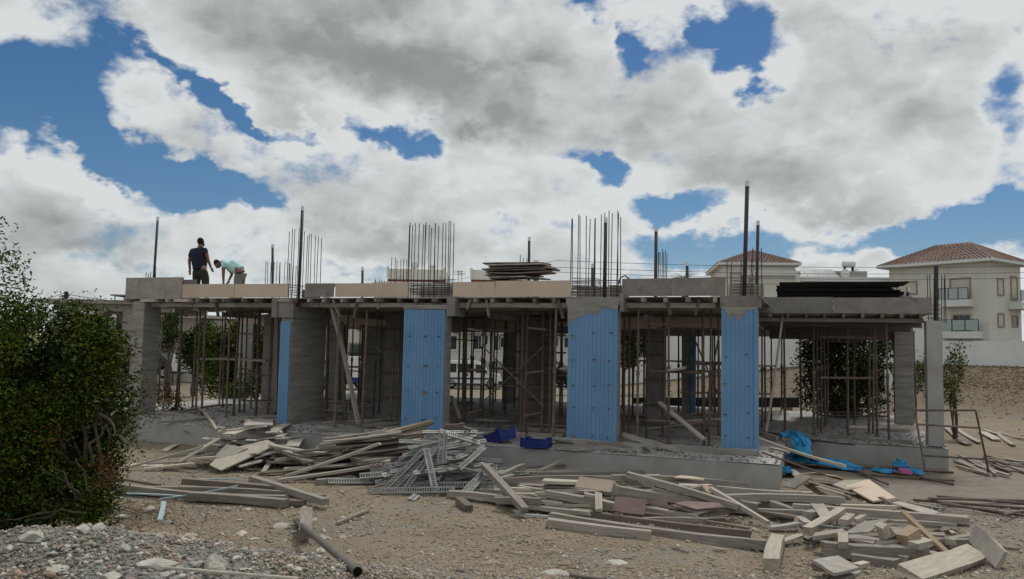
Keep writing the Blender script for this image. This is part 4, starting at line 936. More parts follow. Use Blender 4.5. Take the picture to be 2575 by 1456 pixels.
def CC(a, b, ha, hb, lab, wide=False, roll=0, da=None, db=None, z=z6):
    p = S(*z(*a), ha) if da is None else D(*z(*a), da); q = S(*z(*b), hb) if db is None else D(*z(*b), db)
    return channel(p, q, lab, wide, roll)
CC((835, 738), (1530, 725), .05, .05, 'long level' + CH + ', lying along its front foot', True, -25)
CC((960, 720), (1290, 395), .04, .25, 'leftmost long diagonal' + CH + ', rising right to meet the upright piece', True, -30)
CC((1040, 708), (1225, 540), .04, .15, 'shorter diagonal' + CH + ' right beside the leftmost long one', False, -30)
CC((1135, 708), (1375, 378), .05, .25, 'rust-streaked diagonal' + CH + ' left of the upright piece', True, -30)
CC((1298, 392), (1365, 708), .3, .06, 'steep' + CH + ' standing nearly upright in the middle front', True, 60)
CC((1412, 515), (1428, 250), .15, .3, 'upright' + CH + ' hanging at the top below the corner piece', True, 70)
CC((1440, 512), (1450, 270), .12, .27, 'upright narrow' + CH + ' just behind the upright one at the top', False, 70)
CC((1412, 250), (1735, 345), .3, .2, 'level' + CH + ' across the top edge', True, 40)
CC((1375, 650), (1755, 200), .1, .35, 'longest steep' + CH + ' reaching the top right', False, -40)
CC((1445, 712), (1925, 305), .05, .22, 'long doubled' + CH + ' rising to the blue crate', True, -30)
CC((1480, 735), (1935, 335), .03, .18, 'outer long' + CH + ' along the right slope under the crate', False, -30)
CC((1560, 560), (1770, 382), .12, .22, 'wide-slotted short' + CH + ' in the middle right', True, -30)
CC((1075, 480), (1285, 398), .2, .25, 'short' + CH + ' with slots at the upper left', False, -20)
CC((945, 560), (1290, 432), .15, .22, 'dark-edged' + CH + ' jutting out left above the bucket', True, -20)
CC((975, 612), (1275, 520), .1, .2, 'lower' + CH + ' jutting out left over the bucket', False, -20)
CC((1600, 742), (1745, 590), .02, .06, 'left one of two small' + CH + 's at the lower right', False, -30)
CC((1645, 745), (1790, 590), .02, .06, 'right one of two small' + CH + 's at the lower right', False, -30)
CC((1850, 590), (1868, 462), .05, .15, 'small upright' + CH + ' at the right edge before the wall', False, 70)
CC((1868, 462), (1992, 455), .16, .14, 'small level' + CH + ' at the right edge before the wall', False, 40)
CC((1820, 420), (1990, 452), .2, .15, 'bent' + CH + ' above the small level one', False, 10)
CC((1175, 808), (1222, 768), .0, .02, 'stubby piece of channel lying alone in front of the metal heap', True, 0)
CC((1820, 745), (1828, 690), .0, .1, 'tiny upright piece of channel at the lower right before the diagonal timber', False, 70)
CC((1600, 215), (1935, 300), .32, .22, 'channel leaning over the left blue crate', False, 20)
CC((1700, 270), (1935, 248), .28, .3, 'pipe-like channel ending on the left blue crate', False, 10)
for i in range(60):
    x = -1.15 + random.gauss(0, .6); y = 15.0 + random.gauss(0, .38); zb = float(ter(x, y)); z = zb + (float(surf(x, y)) - zb) * random.uniform(.05, .93); a = random.choice((.5, .7, .9, 1.1, .2, -.4)) + random.uniform(-.3, .3); ln = random.uniform(.55, 1.7); e = random.uniform(-.05, .2)
    c = np.array([x, y, z]); d = np.array([math.cos(a) * math.cos(e), math.sin(a) * math.cos(e) * .8, math.sin(e)]) * ln / 2
    if (c - d)[2] < ter(*(c - d)[:2]): c[2] += ter(*(c - d)[:2]) - (c - d)[2]
    if float(loc(c + d)[1]) > -1.25 and (c + d)[2] < .1: continue
    channel(c - d, c + d, 'grey slotted channel tangled in the middle of the metal heap', random.random() < .3, random.uniform(-80, 80), 'channels in the metal heap')
for i in range(8):
    a = z6(1430 + 12 * i, 200 + random.uniform(-8, 30)); b = z6(1600 + 8 * i, 190 + 12 * i)
    plank(D(*a, 15.9), D(*b, 16.0), .1, .03, wood_dk, 'dark scrap board on top of the metal heap behind the upright channel', group='scrap boards on the metal heap')
MB().tube([S(*z6(1495, 530), .15), S(*z6(1760, 592), .12)], .014, 7).put('thin_rod', galv, None, label='thin grey rod lying across the right part of the metal heap', cat='rod')

# blue crates
def crate(at, rz, lab, w=.6, d=.4, h=.19):
    e = empty('plastic_crate', at, rz, label=lab, cat='crate')
    MB().box(-w / 2, -d / 2, 0, w / 2, d / 2, .012).put('floor', crate_m, e)
    for sx, sy, lw in ((0, -1, w), (0, 1, w), (-1, 0, d), (1, 0, d)):
        m = MB(); k = 10
        def bx(a0, a1, z0, z1, tk=.007, off=0):
            if sx == 0: yv = sy * (d / 2 - off); m.box(a0, min(yv, yv - sy * tk), z0, a1, max(yv, yv - sy * tk), z1)
            else: xv = sx * (w / 2 - off); m.box(min(xv, xv - sx * tk), a0, z0, max(xv, xv - sx * tk), a1, z1)
        hl = lw / 2; end = sx != 0
        bx(-hl, hl, .012, h * .42); bx(-hl, hl, h * .42, h * .48, .02, -.008)
        bx(-hl, hl, h * .48, h * .72, .006); bx(-hl, -hl * .62, h * .72, h); bx(hl * .62, hl, h * .72, h)
        bx(-hl, -hl * .6, h - .012, h + .004, .022, -.008); bx(hl * .6, hl, h - .012, h + .004, .022, -.008); bx(-hl * .62, hl * .62, h * .72, h * .72 + .012, .022, -.008)
        for i in range(k): a = -hl + lw * (i + .5) / k; bx(a - .005, a + .005, .02, h * .42, .008, -.007)
        m.put('side', crate_m, e)
    for sx in (-1, 1):
        for sy in (-1, 1): MB().box(sx * w / 2 - .018, sy * d / 2 - .018, 0, sx * w / 2 + .006, sy * d / 2 + .006, h + .02).put('corner_post', crate_m, e)
    return e
p = Z(*z3(428, 1404)); crate(p + BV * .2, (0, 0, -TH + .03), 'blue plastic crate standing level on the slab edge, the right one of two', .56, .38, .185)
p = Z(*z3(235, 1372)); crate(p + BV * .1 + np.array([0, 0, .03]), (.12, -.16, -TH - .55), 'blue plastic crate half buried behind the metal heap, the left one of two', .6, .4, .25)

# middle: long timbers and broken boards
MD = ' in the middle yard'
TB(z7(385, 648), z7(2165, 880), .10, .11, wood_dk, 'long dark timber, third from the front' + MD, fn=G)
TB(z7(470, 725), z7(2300, 970), .11, .12, wood, 'longest front timber running to the lone upright block' + MD, fn=G)
TB(z7(440, 775), z7(1320, 885), .12, .12, wood, 'nearest timber with a rounded left end' + MD, fn=G)
TB(z7(1000, 680), z7(2150, 828), .06, .03, wood_dk, 'thin dark batten behind the long dark timber' + MD, fn=G)
TB(z7(1270, 672), z7(1700, 740), .12, .12, wood, 'timber ending square right of the pinkish sheet', fn=G)
TB(z7(440, 535), z7(1010, 640), .12, .11, wood, 'timber disappearing left under the pinkish sheet', .05, .03)
TB(z6(1480, 762), z6(2130, 845), .12, .11, wood, 'timber right in front of the metal heap, crossed by a leaning one', fn=G)
TB(z6(1560, 812), z6(1645, 880), .12, .10, wood_dk, 'short timber pointing at the viewer in front of the metal heap', fn=G)
TB(z6(1770, 535), z6(2100, 895), .12, .09, wood, 'pale grey timber leaning from the metal heap down to the front', .12, .03)
TB(z6(835, 720), z6(1030, 665), .05, .04, wood, 'batten left of the long level channel', .0, .02)
TB(z7(1060, 505), z7(1830, 600), .12, .12, wood, 'thick timber under the long diagonal one' + MD, .02)
TB(z7(1110, 370), z7(2060, 645), .12, .09, wood, 'long timber lying diagonally over all the others' + MD, .14, .10)
PL(z7(1130, 375), z7(1480, 545), .10, .02, wood_dk, 'thin dark board just under the upper end of the long diagonal timber', .1, .02)
PL(z7(1815, 490), z7(2300, 778), .07, .06, wood_pale, 'pale batten pointing down right past the end of the diagonal timber', .14, .02)
TB(z7(1870, 495), z7(2575, 545), .12, .11, wood, 'long level timber under the corner of the low wall', .02)
TB(z7(1960, 570), z8(870, 775), .12, .11, wood, 'second long level timber before the corner of the low wall', .0)
TB(z7(985, 400), z7(2115, 462), .11, .09, wood, 'long split timber with a yellow left end along the low wall', .1, .05)
TB(z7(160, 365), z7(1240, 350), .11, .09, wood, 'dark level timber behind, nearest to the left end of the low wall', .1, .1)
TB(z7(80, 425), z7(990, 410), .11, .09, wood, 'grey level timber in front of the dark level one' + MD, .06, .06)
PL(z7(270, 312), z7(880, 295), .06, .03, wood_dk, 'thin reddish batten furthest back along the low wall', .14, .1)
PL(z7(270, 338), z7(1005, 325), .08, .03, wood_pale, 'thin pale batten in front of the reddish one along the low wall', .12, .08)
PL(z7(355, 345), z7(550, 258), .10, .03, wood_pale, 'pale offcut tilted up over the battens by the low wall', .12, .28)
PL(z7(40, 378), z7(240, 292), .10, .05, wood, 'grooved grey offcut tilted up at the foot of the metal heap', .08, .25)
PL(z7(0, 410), z7(150, 372), .16, .03, wood, 'brown board at the right foot of the metal heap', .1, .1)
QS(z7, [(720, 388), (1015, 430), (975, 525), (675, 478)], [.3, .3, .16, .16], .03, ply, 'creamy flaking sheet with ragged edges, on top of the timbers' + MD)
QS(z7, [(1005, 432), (1050, 470), (1050, 540), (985, 545)], [.3, .25, .1, .1], .03, ply_grey, 'small light board folded down at the side of the creamy flaking sheet')
QS(z7, [(1015, 560), (1282, 580), (1255, 712), (988, 680)], [.26, .26, .06, .06], .025, ply_pink, 'pinkish sheet leaning with clipped corners at the front' + MD)
QS(z7, [(1285, 580), (1415, 562), (1485, 660), (1300, 630)], [.22, .22, .06, .1], .02, ply_pink, 'brown triangular board with a yellow edge right of the pinkish sheet')
PL(z7(872, 535), z7(876, 672), .11, .05, wood_pale, 'short pale stub pointing at the viewer left of the pinkish sheet', .2, .06)
PL(z7(760, 540), z7(850, 560), .08, .05, wood_pale, 'broken twin ends of wood beside the short pale stub', .16, .14)
PL(z7(405, 425), z7(705, 440), .24, .05, wood_pale, 'wide pale plank with a chewed left end behind the creamy sheet', .18, .16)
PL(z7(400, 470), z7(700, 470), .16, .03, wood, 'narrow board under the wide chewed plank', .1, .1)
PL(z7(140, 492), z7(670, 502), .09, .04, wood_pale, 'split batten left of the creamy sheet', .06, .06)
PL(z7(200, 470), z7(420, 505), .09, .03, wood_pale, 'short split board lying over the split batten', .08, .08)
PL(z7(320, 540), z7(545, 592), .14, .02, wood, 'curved strip of wood in front of the split batten', .02, .02)
PL(z7(290, 598), z7(578, 622), .09, .05, wood_pale, 'stubby pale batten just behind the leaning pale grey timber', .0, .0)
TB(z7(0, 590), z7(385, 600), .11, .10, wood, 'level timber behind the stubby pale batten', .0, .0)
QS(z7, [(1520, 618), (1600, 600), (1885, 615), (1930, 650), (1700, 668)], [.16, .18, .18, .14, .12], .025, ply_pink, 'top grey-brown sheet of the small pile below the diagonal timber')
QS(z7, [(1480, 640), (1560, 612), (1930, 660), (1720, 705)], [.1, .12, .1, .08], .025, wood_dk, 'dark lower sheet of the small pile below the diagonal timber')
TB(z7(1480, 660), z7(1800, 735), .08, .06, wood_dk, 'dark batten under the small pile of sheets', .0, .0)
TB(z7(1800, 712), z7(2060, 668), .08, .06, wood_dk, 'batten under the right side of the small pile of sheets', .0, .0)
QS(z7, [(1700, 735), (1900, 712), (1945, 745), (1750, 752)], .02, .02, wood_dk, 'thin flat scrap lying before the small pile of sheets')
PL(z7(1330, 480), z7(1560, 545), .2, .03, wood, 'grey board crossing under the diagonal timber', .08, .06)
PL(z7(1560, 462), z7(1720, 470), .2, .03, wood_pale, 'pale board end behind the diagonal timber' + MD, .1, .1)
PL(z7(1640, 500), z7(1730, 478), .08, .05, wood, 'short block lying over the pale board end', .1, .12)
QS(z7, [(1510, 395), (1580, 375), (1760, 405), (1765, 425)], .14, .02, ply, 'pale pointed sheet against the low wall')
PL(z7(1765, 480), z7(1815, 540), .14, .06, wood_new, 'small bright orange-yellow offcut beside the pale batten', .1, .04)
TB(z7(2320, 612), z7(2525, 685), .12, .09, wood, 'short timber pointing down right in front of the level timbers', .0, .0)
TB(z7(2060, 610), z7(2210, 640), .1, .09, wood, 'short timber end beyond the tip of the diagonal timber', .0, .0)
PL(z7(1270, 385), z7(1390, 382), .1, .03, wood_pale, 'pale strip lying on the long split timber', .16, .16)
PL(z7(985, 885), z7(1185, 907), .06, .03, wood, 'small dirty batten alone on the earth before the nearest timber', fn=G)
PL(z7(1480, 985), z7(1620, 1027), .02, .015, wood_dk, 'thin dark twig on the open earth', fn=G)
PL(z7(1850, 1000), z7(1945, 1010), .05, .02, wood_new, 'orange splinter on the open earth near the lone upright block', fn=G)
PL(z7(630, 1222), z7(920, 1262), .07, .03, wood_dk, 'dark batten at the very front edge of the yard', fn=G)
TB(z6(575, 1000), z6(832, 895), .05, .03, wood, 'slim grey stick alone on the earth right of the wooden block', fn=G)
TB(z7(2392, 925), z7(2335, 1140), .17, .15, wood_pale, 'lone stubby timber pointing at the viewer, between the two wood heaps', fn=G)
for i in range(46):
    x = 2.3 + random.uniform(-2.3, 2.5); y = 13.6 + random.gauss(0, .5); zb = float(ter(x, y)); z = zb + .03 + max(0, (float(surf(x, y)) - zb)) * random.uniform(.0, .7); a = random.gauss(-.12, .2); ln = random.uniform(.8, 2.2)
    if loc((x, y, 0))[1] > -1.45 or loc((x + ln / 2, y, 0))[1] > -1.4: continue
    plank((x - ln / 2 * math.cos(a), y - ln / 2 * math.sin(a), z), (x + ln / 2 * math.cos(a), y + ln / 2 * math.sin(a), z + random.uniform(-.03, .06)), random.uniform(.07, .22), random.uniform(.03, .09), random.choice((wood, wood_dk, wood, wood_pale)),
          'weathered offcut buried among the timbers along the low wall', group='offcuts among the middle timbers')

# right: boards and tarpaulin by the set-back bay
RG = ' behind the right-hand heap'
PL(z8(140, 235), z8(890, 475), .07, .05, wood_pale, 'long clean yellow batten sloping down from the narrow blue column over the tarpaulin', fn=lambda x, y, h: D(x, y, 17.6 if x < 1960 else 16.2))
MB().tube([D(*z8(165, 355), 16.1), D(*z8(712, 550), 15.2)], .02, 8).put('steel_tube', steel, None, label='rusty tube sloping from the corner of the low wall to the ground', cat='tube')
PL(z8(240, 318), z8(400, 355), .06, .04, wood_pale, 'short yellow batten on the slab beside the corner of the low wall', fn=lambda x, y, h: Z(x, y, .04))
PL(z8(190, 215), z8(300, 232), .08, .1, wood, 'block of wood on the slab behind the yellow batten', fn=lambda x, y, h: Z(x, y, .06))
PL(z8(140, 165), z8(960, 290), .1, .04, wood_dk, 'dark plank along the rim of the set-back slab', fn=lambda x, y, h: Z(x, y, .03))
QS(z8, [(350, 648), (500, 540), (595, 572), (450, 678)], [.04, .3, .3, .04], .03, ply_grey, 'dark grey rectangular sheet leaning beside the corner of the low wall', G)
QS(z8, [(520, 505), (720, 520), (950, 578), (800, 622), (600, 590)], [.18, .2, .12, .1, .12], .02, ply, 'creamy sheet at the back of the flat boards' + RG, G)
QS(z8, [(780, 635), (870, 600), (1100, 590), (1150, 640), (900, 690)], [.1, .12, .16, .14, .08], .02, wood_pale, 'curled pale sheet in the middle of the flat boards' + RG, G)
QS(z8, [(885, 650), (1100, 598), (1330, 755), (1130, 782)], [.10, .18, .06, .02], .03, ply, 'large creamy panel lying flat with a dusty surface' + RG, G)
PL(z8(560, 600), z8(940, 712), .16, .02, wood_dk, 'dark board under the creamy sheets' + RG, .06, .04)
PL(z8(640, 650), z8(930, 735), .1, .02, wood, 'thin board at the bottom of the creamy sheets' + RG)
PL(z8(400, 505), z8(560, 600), .24, .02, wood_pale, 'yellowish board behind the dark grey rectangular sheet', .04, .02)
PL(z8(1180, 740), z8(1360, 840), .08, .03, wood_dk, 'splintered dark board end below the large creamy panel', .06, .02)
PL(z8(1290, 790), z8(1660, 890), .3, .02, ply_grey, 'pale dusty board flat on the earth, lower right of the large creamy panel', fn=G)
PL(z8(1440, 790), z8(1740, 845), .12, .03, wood, 'half-sunk board right of the large creamy panel', fn=G)
RP = 'steel tube on the right-hand ground, '
for i, (a, b, t) in enumerate([((1010, 545), (1840, 602), 'nearest of those by the tarpaulin'), ((990, 482), (1830, 530), 'behind the one nearest the tarpaulin'), ((880, 470), (1260, 635), 'short and pointing down right'), ((1300, 525), (1830, 635), 'crossing the others before the set-back wall'),
                               ((1480, 768), (2442, 842), 'with its open end showing at the left'), ((1600, 765), (2250, 890), 'slanting out front with a dark open end'), ((1690, 738), (2442, 800), 'furthest of the long ones'), ((2260, 895), (2442, 862), 'short one at the picture edge'), ((1720, 800), (2442, 905), 'in the front of the long ones'), ((1620, 755), (2442, 775), 'thin and straight among the long ones')]):
    MB().tube([G(*z8(*a), .04 + .01 * i), G(*z8(*b), .04)], .024, 8).put('steel_tube', steel, None, label=RP + t, cat='tube')
# tarpaulin: crumpled sheet draped down the slab edge
def cloth(path, widths, name, lab, m, seed, amp=.06):
    r = np.random.RandomState(seed); n, k = 46, 22; P = [np.array(p) for p in path]; V = []; T_ = np.linspace(0, len(P) - 1, n)
    for i, t in enumerate(T_):
        a = min(int(t), len(P) - 2); f_ = t - a; c = P[a] * (1 - f_) + P[a + 1] * f_; d = P[a + 1] - P[a]; w = np.interp(t, range(len(widths)), widths)
        s = np.cross(d, [0, 0, 1]); s = s / (np.linalg.norm(s) + 1e-6)
        for j in range(k):
            q = (j / (k - 1) - .5); e = amp * (1 - (2 * q) ** 4 * .7)
            fold = abs(math.sin(j * 1.25 + 2.2 * math.sin(i * .23 + seed) + .4 * math.sin(i * .9))) * e * 1.5 + e * .8 * math.sin(i * .55 + j * .5 + seed) * math.sin(i * .21)
            V.append(c + s * (w * q + .02 * math.sin(i * .7 + j)) + np.array([r.uniform(-.006, .006), r.uniform(-.006, .006), max(fold, -.01) + r.uniform(-.008, .008)]))
    f = [(i * k + j, i * k + j + 1, i * k + k + j + 1, i * k + k + j) for i in range(n - 1) for j in range(k - 1)]
    o = put(name, mesh(name, V, f, m, False), label=lab, cat='tarpaulin'); md = o.modifiers.new('t', 'SOLIDIFY'); md.thickness = .004; sb = o.modifiers.new('s', 'SUBSURF'); sb.levels = 1; sb.render_levels = 1
    return o
cloth([Z(*z8(330, 235), .05), Z(*z8(430, 222), .08), Z(*z8(500, 240), .10), D(*z8(505, 300), 18.3), D(*z8(520, 380), 17.6), G(*z8(560, 440), .08), G(*z8(700, 470), .06), G(*z8(900, 500), .04), G(*z8(1040, 530), .02)],
      [.15, .35, .45, .40, .42, .6, .55, .4, .15], 'blue_tarpaulin', 'crumpled bright blue tarpaulin hanging from the slab and trailing along the ground', tarp_m, 3, .10)
cloth([G(*z8(400, 415), .10), G(*z8(450, 400), .14), G(*z8(530, 440), .12), G(*z8(600, 460), .06)], [.15, .5, .45, .3], 'blue_tarpaulin', 'bunched end of blue tarpaulin on the ground left of the hanging one', tarp_m, 8, .10)
cloth([G(*z8(1130, 515), .02), G(*z8(1250, 530), .04), G(*z8(1340, 540), .02)], [.15, .3, .15], 'blue_tarpaulin', 'flat scrap of blue sheet under the steel tubes', tarp_m, 5, .05)
cloth([G(*z8(1340, 470), .02), G(*z8(1375, 490), .12), G(*z8(1400, 500), .02)], [.1, .3, .15], 'blue_tarpaulin', 'small blue scrap standing up by the set-back wall', tarp_m, 12, .1)
cloth([G(*z8(1430, 535), .02), G(*z8(1490, 540), .06), G(*z8(1545, 545), .02)], [.1, .25, .15], 'blue_tarpaulin', 'blue scrap at the right end of the tubes beside a pink one', tarp_m, 15, .07)
cloth([G(*z8(1365, 525), .02), G(*z8(1410, 540), .06), G(*z8(1465, 545), .02)], [.1, .25, .12], 'pink_sheet', 'pink plastic scrap between the small blue ones', pink_m, 16, .06)
cloth([G(*z8(335, 535), .02), G(*z8(370, 535), .1), G(*z8(402, 540), .02)], [.1, .3, .12], 'blue_tarpaulin', 'blue scrap in the angle of the low wall corner', tarp_m, 19, .08)

# steel frame standing askew at the right
fr = empty('scaffold_frame', G(2452, 1188), label='askew tubular scaffold frame standing before the outermost corner column', cat='scaffold frame'); Fi = np.array(fr.location)
def ftube(a, b, nm): 
    s = MB(); s.tube([a - Fi, b - Fi], .022, 8); s.put(nm, steel, fr)
fa, fb, fc, fd = D(*z8(1488, -20), 17.4), D(*z8(1582, 500), 16.9), D(*z8(2022, -10), 17.0), G(*z8(2140, 545))
ftube(fa, fb, 'post'); ftube(fc, fd, 'post')
ftube(fa + (fb - fa) * .02, fc + (fd - fc) * .0, 'rail'); ftube(fa + (fb - fa) * .26, fc + (fd - fc) * .27, 'rail'); ftube(fa + (fb - fa) * .78, fc + (fd - fc) * .76, 'rail')
# debris to the right of the frame
RD = [(zr(445, 540), zr(560, 640), .2), (zr(545, 520), zr(890, 735), .14), (zr(920, 590), zr(1130, 700), .25), (zr(1130, 600), zr(1350, 770), .14), (zr(960, 560), zr(1140, 620), .12), (zr(1150, 590), zr(1498, 690), .06), (zr(620, 710), zr(740, 760), .2)]
RT = ['wedge of pale board against the outermost corner column', 'straight pale board pointing down right beyond the corner column', 'broad grey board behind the right post of the scaffold frame', 'pale board pointing down right near the picture edge', 'small board crossing the broad grey one', 'thin dark rod at the picture edge on reddish soil', 'pale scrap left of the right post of the scaffold frame']
for (a, b, w), lab in zip(RD, RT): PL(a, b, w, .04, random.choice((wood, wood_pale)), lab, .02, .02, fn=G)
for i in range(26):
    x0, y0 = random.uniform(500, 900), random.uniform(900, 1080); x1, y1 = x0 + random.uniform(200, 450), y0 + random.uniform(60, 220)
    if random.random() < .4: x0 += 450; x1 += 420
    PL(zr(x0, y0), zr(x1, y1 if x0 < 900 else y0 + random.uniform(10, 90)), random.uniform(.06, .14), .04, random.choice((wood, wood, wood_pale, wood_dk)), 'grey batten in the scatter around the foot of the scaffold frame', random.uniform(0, .08), random.uniform(0, .05), fn=G, group='battens around the scaffold frame')
# lower right heap
RH = ' of the lower right heap'
TB(z8(430, 835), z8(1965, 950), .12, .12, wood, 'very long timber along the back' + RH, .02)
TB(z8(240, 812), z8(445, 872), .11, .1, wood, 'short timber left of the long back timber' + RH, fn=G)
PL(z8(860, 820), z8(1320, 832), .1, .05, wood_pale, 'pale batten behind the long back timber' + RH, .02, .02)
PL(z8(1280, 960), z8(1830, 990), .1, .05, wood, 'level batten before the right half of the long back timber' + RH, .04, .02)
PL(z8(1300, 985), z8(1700, 1000), .1, .04, wood_pale, 'lower level batten near the dark blue hollow' + RH, .04, .02)
QS(z8, [(585, 805), (700, 808), (772, 905), (680, 935)], [.18, .2, .12, .08], .03, ply_grey, 'grey sheet leaning on the back timber at the left' + RH)
TB(z8(565, 1040), z8(858, 862), .13, .11, wood_pale, 'thick pale timber pointing up right at the left' + RH, .04, .14)
TB(z8(555, 905), z8(632, 888), .14, .12, wood, 'stub with a brown sawn face at the left' + RH, .04, .04)
TB(z8(490, 930), z8(570, 985), .13, .08, ply_grey, 'grey rounded block below the sawn stub' + RH, .0)
PL(z8(455, 1000), z8(470, 930), .06, .05, wood_new, 'small orange offcut standing left' + RH, .0, .1)
TB(z8(865, 965), z8(935, 908), .12, .08, wood, 'short grey block in the back middle' + RH, .04, .06)
TB(z8(985, 950), z8(1052, 912), .08, .06, wood_pale, 'tiny pale stub in the back middle' + RH, .04, .06)
TB(z8(790, 960), z8(830, 980), .07, .07, wood_new, 'tiny orange-ended stub beside the thick pale timber' + RH, .05, .0)
MB().tube([S(*z8(645, 990), .1), S(*z8(935, 1022), .1)], .018, 8).put('steel_tube', galv, None, label='thin grey tube over the thick pale timber of the lower right heap', cat='tube')
PL(z8(610, 1085), z8(880, 1045), .24, .05, wood, 'split board with dark grooves at the left front' + RH, .06, .12)
QS(z8, [(880, 1062), (1060, 962), (1268, 932), (1095, 1055)], [.12, .2, .26, .14], .03, ply_grey, 'dark grey pointed sheet at the centre' + RH)
TB(z8(868, 1080), z8(872, 1165), .12, .1, wood_pale, 'small pale stub pointing at the viewer' + RH, .14, .1)
TB(z8(1200, 985), z8(1240, 1095), .13, .1, wood_pale, 'pale block standing steeply at the centre' + RH, .22, .04)
TB(z8(1500, 1040), z8(1395, 1110), .17, .12, wood_new, 'thick block with an orange sawn face' + RH, .16, .1)
TB(z8(1290, 1020), z8(1340, 1080), .16, .12, wood_pale, 'pale chunk left of the orange-faced block' + RH, .1, .06)
PL(z8(1395, 880), z8(1780, 1235), .12, .04, wood_new, 'brown plank lying diagonally over the right side' + RH, .26, .02)
TB(z8(690, 1180), z8(1600, 1222), .13, .14, wood, 'heavy level timber along the front' + RH, .0)
TB(z8(960, 1275), z8(1355, 1325), .11, .1, wood, 'grooved timber in front of the heavy level one' + RH, fn=G)
PL(z8(700, 1250), z8(960, 1265), .1, .04, wood, 'thin board left of the grooved timber' + RH, fn=G)
PL(z8(1480, 1165), z8(1605, 1130), .16, .08, wood_pale, 'pale wedge on the right end of the heavy level timber', .12, .12)
PL(z8(1590, 1220), z8(1700, 1255), .12, .05, wood_pale, 'pale board end right of the heavy level timber', fn=G)
PL(z8(1380, 1290), z8(1460, 1250), .12, .08, wood, 'small brown stub between the heavy and grooved timbers', fn=G)
PL(z8(900, 1085), z8(1150, 1130), .3, .03, wood, 'brown board in the shade under the dark grey pointed sheet', .02, .04)
PL(z8(1130, 1150), z8(1310, 1120), .2, .04, wood_pale, 'pale board end just behind the heavy level timber', .02, .04)
QS(z8, [(610, 1302), (825, 1262), (1012, 1365), (792, 1415)], [.14, .14, .08, .08], .03, ply_grey, 'grey rectangular sheet propped up at the front corner' + RH, G)
TB(z8(630, 1345), z8(750, 1365), .08, .08, wood_dk, 'dark block under the grey rectangular sheet' + RH, fn=G)
PL(z8(985, 1345), z8(1075, 1322), .1, .05, wood_pale, 'small pale stub right of the grey rectangular sheet', .0, .02, fn=G)
PL(z8(835, 1450), z8(985, 1395), .12, .04, ply_grey, 'light board cut off by the lower picture edge', fn=G)
TB(z8(1440, 1420), z8(2035, 1225), .26, .08, wood_pale, 'large pale plank on its own at the lower right corner', .02, .05, G, 25)
PL(z8(2005, 1060), z8(2255, 1300), .24, .05, ply_grey, 'pale board standing on edge over the end of the large plank', .22, .08, G, 65)
PL(z8(1710, 1130), z8(2000, 1085), .12, .05, wood, 'curved grey board right behind the large pale plank', .02, .1, G)
PL(z8(1930, 1140), z8(2040, 1120), .1, .06, wood_dk, 'dark end of wood under the board standing on edge', .0, .06, G)
MB().tube([G(*z8(2180, 1170), .03), G(*z8(2400, 1200), .02)], .012, 6).put('thin_rod', wood_dk, None, label='thin rod on the earth at the far right of the lower heap', cat='rod')
PL(z8(1800, 1040), z8(1830, 1065), .06, .04, wood_pale, 'tiny white stub right' + RH, fn=G)
for i in range(22):
    x = 5.0 + random.gauss(0, .55); y = 11.0 + random.gauss(0, .3); zb = float(ter(x, y)); z = zb + .03 + (float(surf(x, y)) - zb) * random.uniform(0, .6); a = random.uniform(-.8, .8); ln = random.uniform(.25, .8)
    plank((x - ln / 2 * math.cos(a), y - ln / 2 * math.sin(a), z), (x + ln / 2 * math.cos(a), y + ln / 2 * math.sin(a), z + random.uniform(-.03, .08)), random.uniform(.06, .2), random.uniform(.03, .1), random.choice((wood, wood_dk, wood_pale, ply_grey)),
          'offcut buried inside the lower right wood heap', group='offcuts inside the lower right heap')
for i in range(45):
    x, y = random.uniform(1150, 2570), random.uniform(1230, 1450); ln = random.uniform(10, 45); a = random.uniform(-.5, .5)
    PL((x, y), (x + ln * math.cos(a), y + ln * math.sin(a) * .5), random.uniform(.01, .03), .01, random.choice((wood, wood_dk, wood_pale)), 'splinter of wood lying loose on the earth', fn=G, name='wood_splinter', cat='splinter', group='splinters on the earth')

# ------------------------------------------------------------------ plants
def leaves(P, size, m, name, parent, seed, up=.35, elong=1.9):
    r = np.random.RandomState(seed); n = len(P); s = size * r.uniform(.6, 1.35, n)
    a = r.randn(n, 3); a[:, 2] = a[:, 2] * .6 + up; a /= np.linalg.norm(a, axis=1)[:, None]
    b = np.cross(a, r.randn(n, 3)); b /= np.linalg.norm(b, axis=1)[:, None]; c = np.cross(a, b)
    V = np.stack([P - a * s[:, None] * elong / 2, P + b * s[:, None] * .42 + c * s[:, None] * .1, P + a * s[:, None] * elong / 2, P - b * s[:, None] * .42 + c * s[:, None] * .1], 1)
    Fc = (np.arange(n) * 4)[:, None] + np.array([0, 1, 2, 3])[None]
    return put(name, big(name, V.reshape(-1, 3), Fc, m), parent, kind='stuff')
def blob_points(blobs, dens, clump, seed, shell=.55, rough=.25):
    r = np.random.RandomState(seed); out = []
    for (c, rad) in blobs:
        c = np.array(c); rad = np.array(rad, float) * np.ones(3); k = max(3, int(dens * rad[0] * rad[2]))
        d = r.randn(k, 3); d /= np.linalg.norm(d, axis=1)[:, None]
        rr = (shell + (1 - shell) * r.rand(k) ** .7) * (1 + rough * r.randn(k) * .5)
        q = c + d * rr[:, None] * rad
        e = r.randn(k, clump, 3) * .075 + d[:, None, :] * np.linspace(0, .11, clump)[None, :, None]
        out.append((q[:, None, :] + e).reshape(-1, 3))
    return np.concatenate(out)
def branch(par, pts, r0_, r1_, name='branch'): s = MB(); s.tube(pts, r0_, 7, True, r1_); s.put(name, bark, par, True)
def wob(a, b, n=6, w=.06):
    a, b = np.array(a, float), np.array(b, float); return [a + (b - a) * i / n + (NP.randn(3) * w if 0 < i < n else 0) for i in range(n + 1)]
